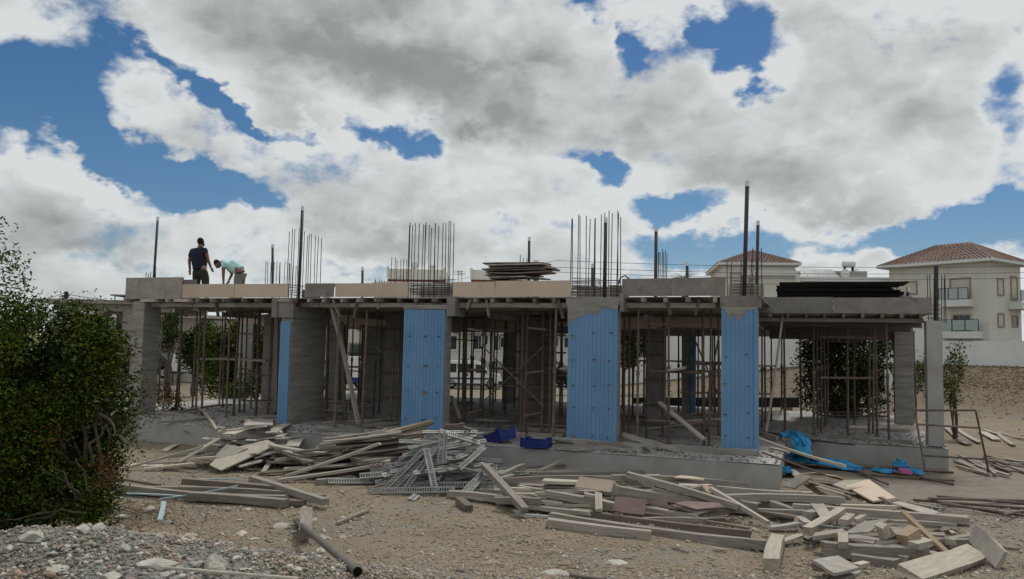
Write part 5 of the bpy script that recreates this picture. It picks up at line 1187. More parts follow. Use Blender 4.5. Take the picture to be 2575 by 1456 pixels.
bb = G(215, 1285); bush = empty('mastic_bush', bb, label='big dark green bush filling the left edge of the picture', cat='bush'); bb = np.array(bb)
def LP(x, y, d): return D(x, y, d) - bb
k_ = 10.4 / F
BL = [(60, 860, 66), (165, 862, 72), (250, 870, 55), (282, 895, 30), (60, 935, 125), (180, 945, 120), (262, 950, 62), (90, 1080, 125), (195, 1070, 105), (262, 1075, 60), (280, 1010, 48), (60, 1220, 105), (160, 1200, 85), (232, 1165, 52), (90, 1290, 60), (232, 1225, 62), (225, 1275, 40), (30, 1300, 55), (262, 1150, 45), (10, 800, 50), (-60, 1000, 150), (-60, 1200, 130), (110, 805, 38), (225, 810, 34), (160, 790, 22)]
bl = [(LP(x, y, 10.4 + random.uniform(-.35, .45)), (r * k_, r * k_ * 1.15, r * k_)) for x, y, r in BL]
Pt = blob_points(bl, 2300, 9, 2, .55, .34); kz = Pt[:, 2] + bb[2] > ter(Pt[:, 0] + bb[0], Pt[:, 1] + bb[1]) - .02; Pt = Pt[kz]
Pt = Pt[fbm(Pt[:, 0] * 2.2 + Pt[:, 1] * 1.3, Pt[:, 2] * 2.4 - Pt[:, 1], 77, 3, 2.0) > -.38 + .3 * NP.rand(len(Pt))]
sel = NP.rand(len(Pt)); leaves(Pt[sel < .62], .027, leaf, 'foliage', bush, 1); leaves(Pt[sel >= .62], .027, leaf_ol, 'foliage', bush, 2)
Pi = blob_points([(c, np.array(r) * .75) for c, r in bl], 1100, 6, 12, .2); Pi = Pi[Pi[:, 2] + bb[2] > ter(Pi[:, 0] + bb[0], Pi[:, 1] + bb[1])]; leaves(Pi, .045, leaf_dk, 'shade_dark_inner_foliage', bush, 3)  # inner leaves coloured darker, painting the shade of the bush's hollows
tips = [(112, 792, 18), (178, 782, 20), (238, 796, 18), (282, 822, 16), (30, 665, 24), (2, 560, 14), (38, 735, 26), (5, 690, 22), (0, 605, 10), (62, 752, 16), (10, 650, 26), (55, 690, 10), (20, 765, 30), (70, 780, 22)]
Pt = blob_points([(LP(x, y, 10.2), np.array((r, r * 1.2, r)) * k_) for x, y, r in tips], 1500, 5, 22, .3, .5); leaves(Pt, .03, leaf, 'top_sprays', bush, 5)
outs = [(312, 890, 14), (308, 960, 12), (310, 1010, 12), (320, 1080, 12), (300, 1140, 18), (250, 1230, 22), (230, 1280, 26), (300, 900, 20), (335, 1120, 10), (200, 1310, 22), (360, 1045, 10), (100, 1320, 20)]
Pt = blob_points([(LP(x, y, 10.2), np.array((r, r * 1.5, r)) * k_) for x, y, r in outs], 1500, 5, 32, .2, .5); leaves(Pt, .03, leaf_ol, 'outer_sprays', bush, 6)
Pt = blob_points([(LP(x, y, 9.9), np.array((9, 9, 16)) * k_) for x, y in ((262, 1178), (270, 1192), (132, 1090))], 6000, 6, 42, .1, .3); leaves(Pt, .02, leaf_red, 'dry_leaves', bush, 7)
base = LP(215, 1275, 10.2)
for x, y, r in BL[:14:2] + tips[:2]: branch(bush, wob(base + NP.randn(3) * .08, LP(x, y, 10.4), 6, .05), .035, .008)
for a, b in (((215, 1260), (100, 1170)), ((225, 1240), (268, 1190)), ((205, 1250), (130, 1150)), ((150, 1285), (-20, 1320)), ((210, 1290), (60, 1310)), ((230, 1235), (190, 1150)), ((330, 1040), (430, 1008)), ((300, 900), (345, 860)), ((60, 700), (70, 715)), ((250, 1040), (332, 1120))):
    branch(bush, wob(LP(*a, 9.9), LP(*b, 9.8), 5, .03), .016, .005)
n = 1500; xx = bb[0] + .3 + NP.randn(n) * .8; yy = bb[1] - .3 + NP.randn(n) * .6
stones('leaf_litter', np.stack([xx, yy, ter(xx, yy) + .025], 1), NP.uniform(.012, .028, n), mat('litter', (.13, .085, .045), (.07, .05, .03), 3, bump=0, island=.5), 'dry brown leaf litter on the earth around the bush', 9, .12)
for i in range(16):
    a = random.uniform(0, 6.28); x, y = bb[0] + .5 + random.gauss(0, .6), bb[1] - .35 + random.gauss(0, .35); l_ = random.uniform(.2, .7)
    MB().tube([(x, y, float(ter(x, y)) + .03), (x + l_ * .5 * math.cos(a), y + l_ * .5 * math.sin(a), float(ter(x, y)) + .09), (x + l_ * math.cos(a), y + l_ * math.sin(a), float(ter(x + l_ * math.cos(a), y + l_ * math.sin(a))) + .03)], .007, 5).put('dead_twig', bark, None, label='thin dead twig lying on the earth at the foot of the bush', cat='twig', group='dead twigs under the bush')
def tree(name, base, blobs, lab, m1, m2, size, dens, seed, group=None, clump=6, cat='tree', trunk=.08):
    base = np.array(base); base[2] = float(ter(base[0], base[1])); e = empty(name, base, label=lab, cat=cat, group=group)
    Pt = blob_points([(np.array(c) - base, r) for c, r in blobs], dens, clump, seed, .35, .35); s = np.random.RandomState(seed).rand(len(Pt))
    leaves(Pt[s < .6], size, m1, 'crown', e, seed); leaves(Pt[s >= .6], size, m2, 'crown', e, seed + 1)
    for c, r in blobs: branch(e, wob((NP.randn(3) * .05) * [1, 1, 0], np.array(c) - base, 5, .08), trunk, trunk * .25, 'limb')
    t = np.array(blobs[0][0]) - base; branch(e, wob((0, 0, -.2), t * np.array([.3, .3, .7]), 4, .05), trunk * 1.6, trunk, 'trunk')
    return e
def bdisc(lst, d): return [(D(x, y, d + random.uniform(-.6, .6)), np.array((r, r, r)) * d / F) for x, y, r in lst]
tree('dark_tree', D(2125, 1075, 26.5), bdisc([(2120, 930, 70), (2070, 900, 60), (2180, 890, 62), (2060, 985, 50), (2160, 1000, 66), (2110, 1040, 50), (2200, 960, 45), (2040, 890, 28), (2230, 860, 35), (2100, 830, 55), (2160, 820, 50), (2050, 850, 30)], 26.5),
     'dense dark green tree seen through the set-back bay', leaf_dk, leaf, .06, 620, 51)
tree('green_shrub', D(2400, 1035, 25), bdisc([(2398, 920, 24), (2385, 960, 24), (2405, 890, 12), (2390, 1000, 18), (2412, 870, 7)], 25), 'slim olive shrub just right of the outermost corner column', leaf_ol, leaf, .05, 900, 61, cat='shrub', trunk=.03)
tree('green_shrub', D(2370, 1020, 27), bdisc([(2320, 930, 25), (2305, 960, 22)], 27), 'small shrub between the two right-hand columns', leaf, leaf_dk, .05, 700, 62, cat='shrub', trunk=.03)
tree('broad_tree', D(590, 985, 33), bdisc([(600, 870, 60), (560, 900, 55), (650, 860, 52), (530, 850, 30), (600, 940, 50), (660, 930, 45), (540, 955, 40), (700, 880, 40), (620, 820, 40)], 33), 'broad olive-green tree seen behind the left bay', leaf, leaf_ol, .07, 560, 71, trunk=.1)
tree('broad_tree', D(490, 960, 38), bdisc([(490, 870, 32), (470, 890, 26), (515, 830, 26), (500, 910, 30), (478, 850, 18)], 38), 'smaller dark tree left of the broad one, before the cream wall', leaf_dk, leaf, .08, 520, 72, trunk=.09)
tree('broad_tree', D(425, 890, 36), bdisc([(422, 815, 24), (430, 845, 22), (418, 870, 14), (440, 800, 12)], 36), 'narrow leafy tree just right of the left corner column', leaf_dk, leaf, .07, 650, 73, trunk=.06)
tree('green_shrub', D(650, 1010, 29), bdisc([(640, 965, 40), (690, 970, 34), (600, 985, 30), (560, 990, 24)], 29), 'low green shrub spreading under the broad tree', leaf, leaf_ol, .06, 520, 74, cat='shrub', trunk=.04)
tree('green_shrub', D(430, 1040, 24), bdisc([(425, 1010, 26), (400, 990, 22), (450, 1025, 16)], 24), 'reddish-green low shrub by the left corner column', leaf_ol, leaf_red, .045, 700, 75, cat='shrub', trunk=.03)
tree('broad_tree', D(1480, 975, 46), bdisc([(1400, 935, 22), (1420, 955, 20), (1575, 830, 40), (1600, 860, 40), (1580, 900, 26)], 46), 'garden greenery beyond the bay with the white van', leaf_dk, leaf, .1, 420, 76, trunk=.07)
tree('broad_tree', D(1700, 930, 60), bdisc([(1680, 815, 42), (1750, 820, 44), (1800, 830, 36), (1640, 830, 30), (1960, 870, 10)], 60), 'dark tree behind the white boundary wall', leaf_dk, leaf, .13, 300, 77, trunk=.12)
# palm tip over the roof edge
pb = D(1722, 980, 48); pz = D(1720, 700, 48); palm = empty('palm_tree', pb, label='palm tree whose top shows over the grey roof edge board', cat='palm tree')
branch(palm, wob((0, 0, 0), pz - pb, 6, .04), .2, .15, 'trunk'); top = pz - pb
for i in range(26):
    a = i * 2.4; e = random.uniform(.1, 1.2); m = MB(); ln = random.uniform(.7, 1.15)
    for j in range(11):
        t = j / 10; c = top + np.array([math.cos(a) * ln * t * math.cos(e * (1 - t * .5)), math.sin(a) * ln * t * math.cos(e * (1 - t * .5)), ln * t * math.sin(e) - .5 * t * t * ln * .8])
        for s in (-1, 1):
            o_ = np.array([-math.sin(a) * s * .2, math.cos(a) * s * .2, -.08]) * (1 - t * .6) + np.array([math.cos(a), math.sin(a), 0]) * .1
            b = len(m.v); w_ = np.array([math.cos(a), math.sin(a), 0]) * .02; m.v += [tuple(c - w_), tuple(c + w_), tuple(c + o_)]; m.f.append((b, b + 1, b + 2))
    m.put('frond', leaf_dk, palm)
for i in range(26):
    x, y = random.uniform(2330, 2570), random.uniform(905, 1010)
# dry grass tufts and weeds
def tufts(cx, cy, sx, sy, n, h, m, name, lab, seed):
    r = np.random.RandomState(seed); x = cx + r.randn(n) * sx; y = cy + r.randn(n) * sy; z = ter(x, y)
    hh = h * r.uniform(.4, 1.3, n); a = r.uniform(0, 6.28, n); ln = r.uniform(-.4, .4, (n, 2)) * hh[:, None]; w = .03 + .0012 * cy
    P0 = np.stack([x - np.cos(a) * w, y - np.sin(a) * w, z - .02], 1); P1 = np.stack([x + np.cos(a) * w, y + np.sin(a) * w, z - .02], 1); P2 = np.stack([x + ln[:, 0], y + ln[:, 1], z + hh], 1)
    put(name, big(name, np.stack([P0, P1, P2], 1).reshape(-1, 3), (np.arange(n) * 3)[:, None] + np.arange(3)[None], m), kind='stuff', label=lab)
drym = mat('dry_grass', (.25, .195, .125), (.19, .15, .10), 2, bump=0, island=.4)
tufts(30, 46, 9, 8, 16000, .06, drym, 'dry_grass', 'dry brown grass on the slope below the white boundary wall', 4)

# ------------------------------------------------------------------ background buildings
def house(at, rz, lab, cat='house', name='house'): return empty(name, at, (0, 0, rz), label=lab, cat=cat)
def wbox(par, nm, m, x0, y0, z0, x1, y1, z1): return MB().box(x0, y0, z0, x1, y1, z1).put(nm, m, par)
def window(par, x, z, w, h, y=0.0, face='y', fill=glass, frame_m=trim, bars=1, depth=.06):
    """window on the wall plane y (looking towards -y) or on the plane x=y (looking towards +x/-x)"""
    def bx(mb, a0, d0, z0, a1, d1, z1):
        if face == 'y': mb.box(a0, y - d1, z0, a1, y - d0, z1)
        elif face == 'x+': mb.box(y + d0, a0, z0, y + d1, a1, z1)
        else: mb.box(y - d1, a0, z0, y - d0, a1, z1)
    m = MB(); t = .12
    for q in ((x - w / 2 - t, z - t, x + w / 2 + t, z), (x - w / 2 - t, z + h, x + w / 2 + t, z + h + t), (x - w / 2 - t, z, x - w / 2, z + h), (x + w / 2, z, x + w / 2 + t, z + h)): bx(m, q[0], .003, q[1], q[2], depth, q[3])
    o = m.put('window', frame_m, par)
    for i in range(bars):
        m = MB(); a0 = x - w / 2 + w * i / bars; a1 = x - w / 2 + w * (i + 1) / bars; bx(m, a0 + .02, .004, z + .02, a1 - .02, .02, z + h - .02); m.put('pane', fill, o)
    return o
def hip_roof(par, x0, y0, x1, y1, z, h, ov=.7, ridge=None):
    x0 -= ov; y0 -= ov; x1 += ov; y1 += ov; w = x1 - x0; d = y1 - y0; r = (min(w, d) / 2)
    if w > d: A, B_ = (x0 + r, (y0 + y1) / 2), (x1 - r, (y0 + y1) / 2)
    else: A, B_ = ((x0 + x1) / 2, y0 + r), ((x0 + x1) / 2, y1 - r)
    E = [Vector((x0, y0, z)), Vector((x1, y0, z)), Vector((x1, y1, z)), Vector((x0, y1, z))]; R1, R2 = Vector((*A, z + h)), Vector((*B_, z + h))
    s = MB(); s.v = [tuple(p) for p in E] + [tuple(p - Vector((0, 0, .2))) for p in E] + [tuple(R1), tuple(R2)]
    s.f = [(0, 4, 5, 1), (1, 5, 6, 2), (2, 6, 7, 3), (3, 7, 4, 0), (7, 6, 5, 4)]
    s.f += [(0, 1, 9, 8), (1, 2, 9), (2, 3, 8, 9), (3, 0, 8)] if w > d else [(0, 1, 8), (1, 2, 9, 8), (2, 3, 9), (3, 0, 8, 9)]
    rf = s.put('roof', whitewall, par)
    # courses of tiles laid up each slope
    slopes = [(E[0], E[1], R2 if w > d else R1, R1), (E[1], E[2], R2, R2 if w > d else R1), (E[2], E[3], R1 if w > d else R2, R2), (E[3], E[0], R1, R1 if w > d else R2)]
    t = MB()
    for a, b, c, d_ in slopes:
        n = Vector((b - a).cross(d_ - a)).normalized(); n = n if n.z > 0 else -n; L_ = ((a + b) / 2 - (c + d_) / 2).length; k = int(L_ / .26)
        for i in range(k):
            f0, f1 = i / k, (i + 1) / k; p0, p1, q0, q1 = a.lerp(d_, f0), b.lerp(c, f0), a.lerp(d_, f1), b.lerp(c, f1); ln = (p1 - p0).length; m_ = max(1, int(ln / .34))
            for j in range(m_):
                g0, g1 = j / m_ + .004, (j + 1) / m_ - .004; P_ = [p0.lerp(p1, g0), p0.lerp(p1, g1), q0.lerp(q1, g1), q0.lerp(q1, g0)]; up = n * random.uniform(.07, .09); lo = n * .02
                mid0 = P_[0].lerp(P_[1], .5) + n * .10; mid1 = P_[3].lerp(P_[2], .5) + n * .08; bi = len(t.v)
                t.v += [tuple(P_[0] + up * .7), tuple(mid0), tuple(P_[1] + up * .7), tuple(P_[2] + lo), tuple(mid1), tuple(P_[3] + lo)]; t.f += [(bi, bi + 1, bi + 4, bi + 5), (bi + 1, bi + 2, bi + 3, bi + 4)]
    t.put('roof_tiles', tile, rf, kind='stuff')
    return rf
def at_px(x, y, d): return D(x, y, d)
# main villa at the right: corner towards the viewer at x=2482
vd = 62.0; c0 = at_px(2489, 870, vd); vz = 1.9; VA = math.radians(34)
v1 = house((c0[0], c0[1], vz), VA, 'large cream villa with a red-brown hipped tile roof and glass balconies, at the right edge', 'villa', 'villa')
def vface(px, py, face):
    """picture point -> (distance along the wall, height) on the villa's right ('y') or left ('x-') wall"""
    d = ray(px, py); ux, uy = np.array([math.cos(VA), math.sin(VA)]), np.array([-math.sin(VA), math.cos(VA)]); n, u = (uy, ux) if face == 'y' else (ux, uy)
    t = (n @ c0[:2]) / (n @ d[:2]); q = d[:2] * t - c0[:2]; return float(q @ u), float(ZC + d[2] * t - vz)
zv = zoomer(2280, 620, 4.549)
ztop = vface(2488, 652, 'y')[1]; DL = vface(2236, 700, 'x-')[0]; WR = min(vface(2566, 700, 'y')[0], 10)
wbox(v1, 'wall', cream, 0, 0, -1, WR, DL, ztop); hip_roof(v1, 0, 0, WR, DL, ztop, 1.8, .75)
def vwin(face, x0, y0, x1, y1, fill, fm=trim, bars=1):
    a = vface(*zv(x0, y0), face); b = vface(*zv(x1, y1), face); c = vface(*zv(x0, y1), face); w = abs(b[0] - a[0]); return window(v1, (a[0] + b[0]) / 2, c[1], w, a[1] - c[1], 0, face, fill, fm, bars, .07)
vwin('x-', 985, 520, 1210, 740, shutter); vwin('x-', 1010, 945, 1220, 1140, glass, creamd, 3); vwin('x-', 345, 560, 570, 690, shutter)
vwin('y', 1540, 515, 1605, 690, shutter); vwin('y', 1700, 490, 1770, 740, shutter); vwin('y', 1545, 930, 1610, 1070, shutter); vwin('y', 1715, 960, 1775, 1070, glass)
def balcony(face, a0, a1, z, dep):
    a0, a1 = min(a0, a1), max(a0, a1)
    def bb_(mb, p0, d0, z0, p1, d1, z1): mb.box(p0, -d1, z0, p1, -d0, z1) if face == 'y' else mb.box(-d1, p0, z0, -d0, p1, z1); return mb
    b = bb_(MB(), a0, .01, z - .55, a1, dep, z).put('balcony', whitewall, v1)
    for i in range(3): s0 = a0 + (a1 - a0) * i / 3; bb_(MB(), s0 + .04, dep - .06, z + .08, s0 + (a1 - a0) / 3 - .04, dep - .04, z + .9).put('glass_panel', balgl, b)
    m = MB(); bb_(m, a0, dep - .07, z + .92, a1, dep - .02, z + .96)
    for i in range(4): s0 = a0 + (a1 - a0) * i / 3; bb_(m, s0 - .02, dep - .07, z, s0 + .02, dep - .02, z + .92)
    m.put('rail', greyd, b)
a = vface(*zv(905, 765), 'x-'); b = vface(*zv(1255, 765), 'x-'); balcony('x-', a[0], b[0], (a[1] + b[1]) / 2, .9)
a = vface(*zv(905, 1140), 'x-'); b = vface(*zv(1370, 1140), 'x-'); balcony('x-', a[0], b[0], (a[1] + b[1]) / 2, .8)
a = vface(*zv(1665, 790), 'y'); balcony('y', a[0], WR, a[1], 1.0)
# second villa behind, left
vd2 = 74.0; c1 = at_px(1818, 860, vd2); v2 = house((c1[0], c1[1], 2.0), math.radians(-8), 'smaller cream villa with a pyramid tile roof, behind the narrow blue column\'s bars', 'villa', 'villa'); ze = float(at_px(1900, 663, vd2)[2]) - 2.0
wd = (2005 - 1830) / F * vd2; wbox(v2, 'wall', cream, 0, 0, -1, wd, 10.5, ze); hip_roof(v2, 0, 0, wd, 10.5, ze, 1.6, .5)
wbox(v2, 'white_band', whitewall, 1.6, -.35, ze - 1.15, wd + .4, -.01, ze - .75); wbox(v2, 'white_pier', whitewall, wd + .02, -.35, -1, wd + .4, 0, ze - .75)
wbox(v2, 'wall_band', trim, 2.0, -.02, ze - 1.95, wd, -.004, ze - 1.9); window(v2, 1.2, ze - 2.2, .9, 1.2, 0, 'y', shutter); wbox(v2, 'wing', cream, wd + .41, .6, -1, wd + 9.5, 7, ze - 1.6)
# flat-roofed part: white parapet, solar panels, tank, dishes
x0_ = wd + .41; wbox(v2, 'parapet', whitewall, x0_, .2, ze - 1.62, x0_ + 7.9, .59, ze - 1.22)
for i in range(4):
    m = MB(); a = x0_ + .05 + i * .95; m.v = [(a, .9, ze - 1.2), (a + .9, .9, ze - 1.2), (a + .75 - .3, 2.0, ze - .35), (a - .15 - .3 + .1, 2.0, ze - .35)]; m.v += [(x, y, z - .05) for x, y, z in m.v]; m.f = [(0, 1, 2, 3), (7, 6, 5, 4), (0, 4, 5, 1), (1, 5, 6, 2), (2, 6, 7, 3), (3, 7, 4, 0)]; m.put('solar_panel', panelm, v2)
wbox(v2, 'roof_structure', conc_pale, x0_ + 3.6, 2.4, ze - 1.6, x0_ + 6.6, 3.6, ze - .45)
rw = float(ze) + 2.0
def roof_item(nm, me_fn, px, py, d, lab, cat):
    p = at_px(px, py, d); e = empty(nm, p, label=lab, cat=cat); me_fn(e); return e
def tankf(e):
    o = MB().tube([(-.55, 0, 0), (-.5, 0, 0), (.5, 0, 0), (.55, 0, 0)], .3, 16).put('tank', whitewall, e, True)
    m = MB(); [m.box(x, -.25, -.7, x + .05, .25, -.28) for x in (-.4, .35)]; m.put('stand', greyd, e)
roof_item('water_tank', tankf, 2134, 664, 75.5, 'white cylindrical water tank standing highest on the flat roof', 'water tank')
def sphere_tank(r):
    def fn(e):
        bm = bmesh.new(); bmesh.ops.create_uvsphere(bm, u_segments=16, v_segments=10, radius=r)
        for v in bm.verts: v.co.z *= .72
        me = bpy.data.meshes.new('tank'); bm.to_mesh(me); bm.free(); me.materials.append(whitewall); [setattr(p, 'use_smooth', True) for p in me.polygons]; put('tank', me, e); MB().tube([(0, 0, r * .65), (0, 0, r * .8)], r * .3, 12).put('lid', whitewall, e)
    return fn
roof_item('water_tank', sphere_tank(.62), 2155, 690, 75.5, 'rounded white water tank right of the dish on the flat roof', 'water tank')
def dish(r):
    def fn(e):
        m = MB(); n = 16
        m.v.append((0, .12, 0))
        for i in range(n): a = 6.283 * i / n; m.v.append((r * math.cos(a), 0, r * math.sin(a)))
        m.f = [(0, 1 + (i + 1) % n, 1 + i) for i in range(n)]; o = m.put('reflector', whitewall, e, True); o.modifiers.new('s', 'SOLIDIFY').thickness = .02
        MB().tube([(0, .1, 0), (0, -.3, -.1)], .015, 5).put('feed_arm', greyd, e); MB().tube([(0, .12, 0), (0, .2, -r * 1.4)], .03, 6).put('mast', greyd, e)
    return fn
roof_item('satellite_dish', dish(.45), 2125, 688, 74.5, 'white satellite dish beside the rounded tank on the flat roof', 'satellite dish')
# white boundary wall up the slope
wa, wb_ = at_px(1560, 895, 56), at_px(2760, 893, 54)
bw = empty('boundary_wall', (wa[0], wa[1], 0), (0, 0, math.atan2(wb_[1] - wa[1], wb_[0] - wa[0])), label='long white rendered wall on the slope below the villas', cat='wall'); ln = float(np.linalg.norm((wb_ - wa)[:2])); nseg = 12; zt0 = float(at_px(1900, 838, 55)[2]); zt1 = float(at_px(2450, 822, 54)[2]); zt2 = float(at_px(2560, 862, 54)[2])
xs_ = [ln * i / nseg for i in range(nseg + 1)]
for i in range(nseg):
    t = (i + .5) / nseg; px = 1560 + 1200 * t; z1_ = float(at_px(px, 830 if px < 2290 else (828 if px < 2330 else (831 if px < 2410 else 858)), 54.5)[2]); m = MB(); m.box(xs_[i] + .003, 0, -1.5, xs_[i + 1] - .003, .25, z1_); m.put('wall_panel', whitewall, bw)
# cream apartment house in the middle, behind the site
hd = 60.0; hb = at_px(935, 960, hd); hz = -.9; h1 = house((hb[0], hb[1], hz), 0.0, 'cream house with white floor bands and roof cabins, behind the building frame', 'house')
def hx(px): return float(at_px(px, 800, hd)[0] - hb[0])
def hzp(py, px=1200): return float(at_px(px, py, hd)[2] - hz)
W_ = hx(1470)
wbox(h1, 'wall', cream, 0, 0, -1, W_, 9, hzp(712)); wbox(h1, 'floor_band', whitewall, hx(1140), -.9, hzp(838), W_ + .3, -.01, hzp(826)); wbox(h1, 'floor_band', whitewall, -.2, -.3, hzp(728), W_ + .3, -.01, hzp(716))
wbox(h1, 'roof_cabin', cream, hx(966), 1.2, hzp(712) - .01, hx(1112), 5, hzp(673, 1040)); wbox(h1, 'cabin_band', redtrim, hx(966) - .03, 1.17, hzp(706, 1040), hx(1112) + .03, 5.03, hzp(700, 1040))
wbox(h1, 'roof_cabin', cream, hx(1181), 1.2, hzp(712) - .01, hx(1300), 5, hzp(675, 1220)); wbox(h1, 'cabin_band', redtrim, hx(1181) - .03, 1.17, hzp(706), hx(1300) + .03, 5.03, hzp(700))
for i, px in enumerate((966, 1112, 1181, 1300)): wbox(h1, 'parapet_pier', cream, hx(px) - .1, 1.1, hzp(700), hx(px) + .1, 1.19, hzp(671))
for x0, x1, y0, y1, f_ in ((1193, 1217, 844, 878, glass), (1245, 1256, 843, 880, glass), (1258, 1269, 848, 872, glass), (1385, 1404, 842, 866, glass), (1120, 1150, 846, 880, glass), (1215, 1228, 843, 866, glass), (1340, 1352, 846, 872, glass), (980, 1010, 850, 880, glass), (1420, 1445, 845, 870, glass), (1190, 1230, 760, 800, shutter), (1300, 1330, 765, 800, glass), (1390, 1420, 765, 800, shutter), (1010, 1040, 765, 800, glass)):
    window(h1, (hx(x0) + hx(x1)) / 2, hzp(y1), hx(x1) - hx(x0), hzp(y0) - hzp(y1), 0, 'y', f_, whitewall, 1 if x1 - x0 < 20 else 2)
m = MB(); m.box(hx(1190), -1.2, hzp(826), hx(1262), -1.16, hzp(826) + .06); [m.box(hx(1190) + i * .12, -1.2, hzp(826) - .1, hx(1190) + i * .12 + .02, -1.17, hzp(826)) for i in range(18)]; m.put('balcony_rail', greyd, h1)
# block garden wall in front of it, blocks as pieces
gw = empty('block_wall', at_px(1152, 978, 57), label='low wall of grey concrete blocks behind the white van', cat='wall'); bz0 = float(at_px(1200, 978, 57)[2]); bm_ = MB().box(.004, 0, .004, .396, .15, .196).me('block', blockm)
for r_ in range(10):
    for c_ in range(9):
        put('block', bm_, gw, at=(c_ * .4 + (.2 if r_ % 2 else 0), random.uniform(-.006, .006), r_ * .2 + .3 - .3))
# cream wall building at the left behind the trees
lb = at_px(395, 960, 55); h2 = house((lb[0], lb[1], -.8), 0.05, 'plain cream building with a white cornice seen above the trees in the left bay', 'building', 'cream_building')
def lxx(px): return float(at_px(px, 850, 55)[0] - lb[0])
wbox(h2, 'wall', cream, 0, 0, -1, lxx(560), 8, float(at_px(480, 800, 55)[2]) + .8); wbox(h2, 'cornice', whitewall, -.2, -.25, float(at_px(480, 800, 55)[2]) + .81, lxx(560) + .2, 8.2, float(at_px(480, 792, 55)[2]) + .8)
wbox(h2, 'side_pier', creamd, lxx(445), -.3, -1, lxx(457), -.01, 3.2); wbox(h2, 'floor_band', conc, -.1, -.12, 2.0, lxx(470), -.01, 2.12); window(h2, 1.0, .6, 1.2, 1.0, 0, 'y', glass)
lb2 = at_px(640, 960, 62); h3 = house((lb2[0], lb2[1], -.8), 0, 'pale low building far behind the deep board-marked column', 'building', 'low_building')
wbox(h3, 'wall', cream, 0, 0, -1, 11.5, 7, 4.4); wbox(h3, 'balcony_slab', cream, -.4, -1.2, 2.9, 5.5, -.01, 3.35); wbox(h3, 'painted_shade_opening', glass, .3, -.03, 1.0, 5.0, -.012, 2.6); wbox(h3, 'cornice', whitewall, -.2, -.3, 4.41, 11.7, 7.2, 4.7); window(h3, 8, 1.6, 1.4, 1.2, 0, 'y', glass)  # dark flat panel on the wall paints a shaded opening below the balcony
# unfinished building at the far left
ud = 44.0; ub = at_px(60, 900, ud); u1_ = house((ub[0], ub[1], -.6), math.radians(3), 'second unfinished concrete building with a thin roof slab, above the bush', 'building', 'unfinished_building')
def ux(px): return float(at_px(px, 780, ud)[0] - ub[0])
zu = float(at_px(200, 752, ud)[2]) + .6
wbox(u1_, 'roof_slab', conc, ux(82), 0, zu - .22, ux(420), 10, zu); wbox(u1_, 'beam', conc, ux(125), .3, zu - .62, ux(420), .7, zu - .23); wbox(u1_, 'beam', conc, ux(125), 6, zu - .62, ux(420), 6.4, zu - .23)
for px in (170, 240, 312): wbox(u1_, 'column', conc, ux(px) - .3, .3, -1, ux(px) + .3, .8, zu - .63); wbox(u1_, 'column', conc, ux(px), 6, -1, ux(px) + .5, 6.4, zu - .63)
MB().box(ux(276), -.3, zu + .22, ux(420), 2, zu + .3).put('formwork_board', form_grey, u1_); m = MB(); [m.tube([(ux(284) + i * .5, -.1, zu), (ux(284) + i * .5, -.1, zu + .22)], .03, 5) for i in range(3)]; m.put('formwork_legs', steel, u1_)
MB().tube([(ux(258), .5, -1), (ux(258), .5, zu - .63)], .06, 6).put('prop', steel, u1_)
ro = house(at_px(135, 905, 60), 0, 'white roof edge showing under the slab of the second unfinished building', 'building', 'white_building'); zz_ = float(at_px(150, 785, 60)[2] - at_px(135, 905, 60)[2]); wbox(ro, 'wall', whitewall, -.5, 0, -1, 9.5, 5, zz_ - .5); wbox(ro, 'roof_slab', whitewall, -1, -.5, zz_ - .49, 10, 5.5, zz_)
# utility pole and wires
up = at_px(157, 900, 52); pole = empty('utility_pole', up, label='wooden utility pole with insulators above the second unfinished building', cat='utility pole'); ph = float(at_px(157, 733, 52)[2] - up[2])
MB().tube([(0, 0, -1), (0, 0, ph)], .13, 8).put('pole', greyd, pole)
for i in range(3): MB().tube([(-.28, 0, ph - .3 - i * .45), (.1, 0, ph - .3 - i * .45)], .07, 6).put('insulator', greyd, pole)
def wire(a, b, sag, lab, r=.018):
    a, b = np.array(a), np.array(b); pts = [a + (b - a) * t - np.array([0, 0, sag * 4 * t * (1 - t)]) for t in np.linspace(0, 1, 16)]; MB().tube(pts, r, 4).put('overhead_wire', greyd, None, label=lab, cat='wire')
wire(at_px(157, 738, 52), at_px(560, 752, 70), .5, 'upper wire running right from the utility pole'); wire(at_px(157, 745, 52), at_px(560, 757, 70), .5, 'lower wire running right from the utility pole')
wire(at_px(157, 738, 52), at_px(-80, 775, 40), .3, 'upper wire running left from the utility pole'); wire(at_px(157, 748, 52), at_px(-80, 785, 40), .3, 'lower wire running left from the utility pole')
for i, (ya, yb) in enumerate(((655, 668), (672, 684), (684, 698))):
    wire(at_px(1130, ya + 50 - i * 4, 70), at_px(1400, ya, 48), .1, ('upper', 'middle', 'lower')[i] + ' wire rising behind the bars of the first wide column', .012)
    wire(at_px(1400, ya, 48), at_px(2640, yb, 50), .25, ('upper', 'middle', 'lower')[i] + ' of the wires crossing the sky in front of the villas', .013)
# antennas on the cream house
for px in (1152, 1160):
    m = MB(); m.tube([(0, 0, 0), (0, 0, 1.3)], .02, 5); [m.tube([(-.35, 0, 1.2 - i * .12), (.35, 0, 1.15 - i * .12)], .012, 4) for i in range(3)]; m.put('antenna', greyd, None, at=at_px(px, 720, 63), label='thin television antenna on the cream house roof, ' + ('left one' if px == 1152 else 'right one'), cat='antenna')
roof_item('satellite_dish', dish(.3), 1042, 668, 62, 'small satellite dish on the left roof cabin of the cream house', 'satellite dish'); roof_item('water_tank', sphere_tank(.3), 1088, 670, 62, 'small round tank on the left roof cabin of the cream house', 'water tank')

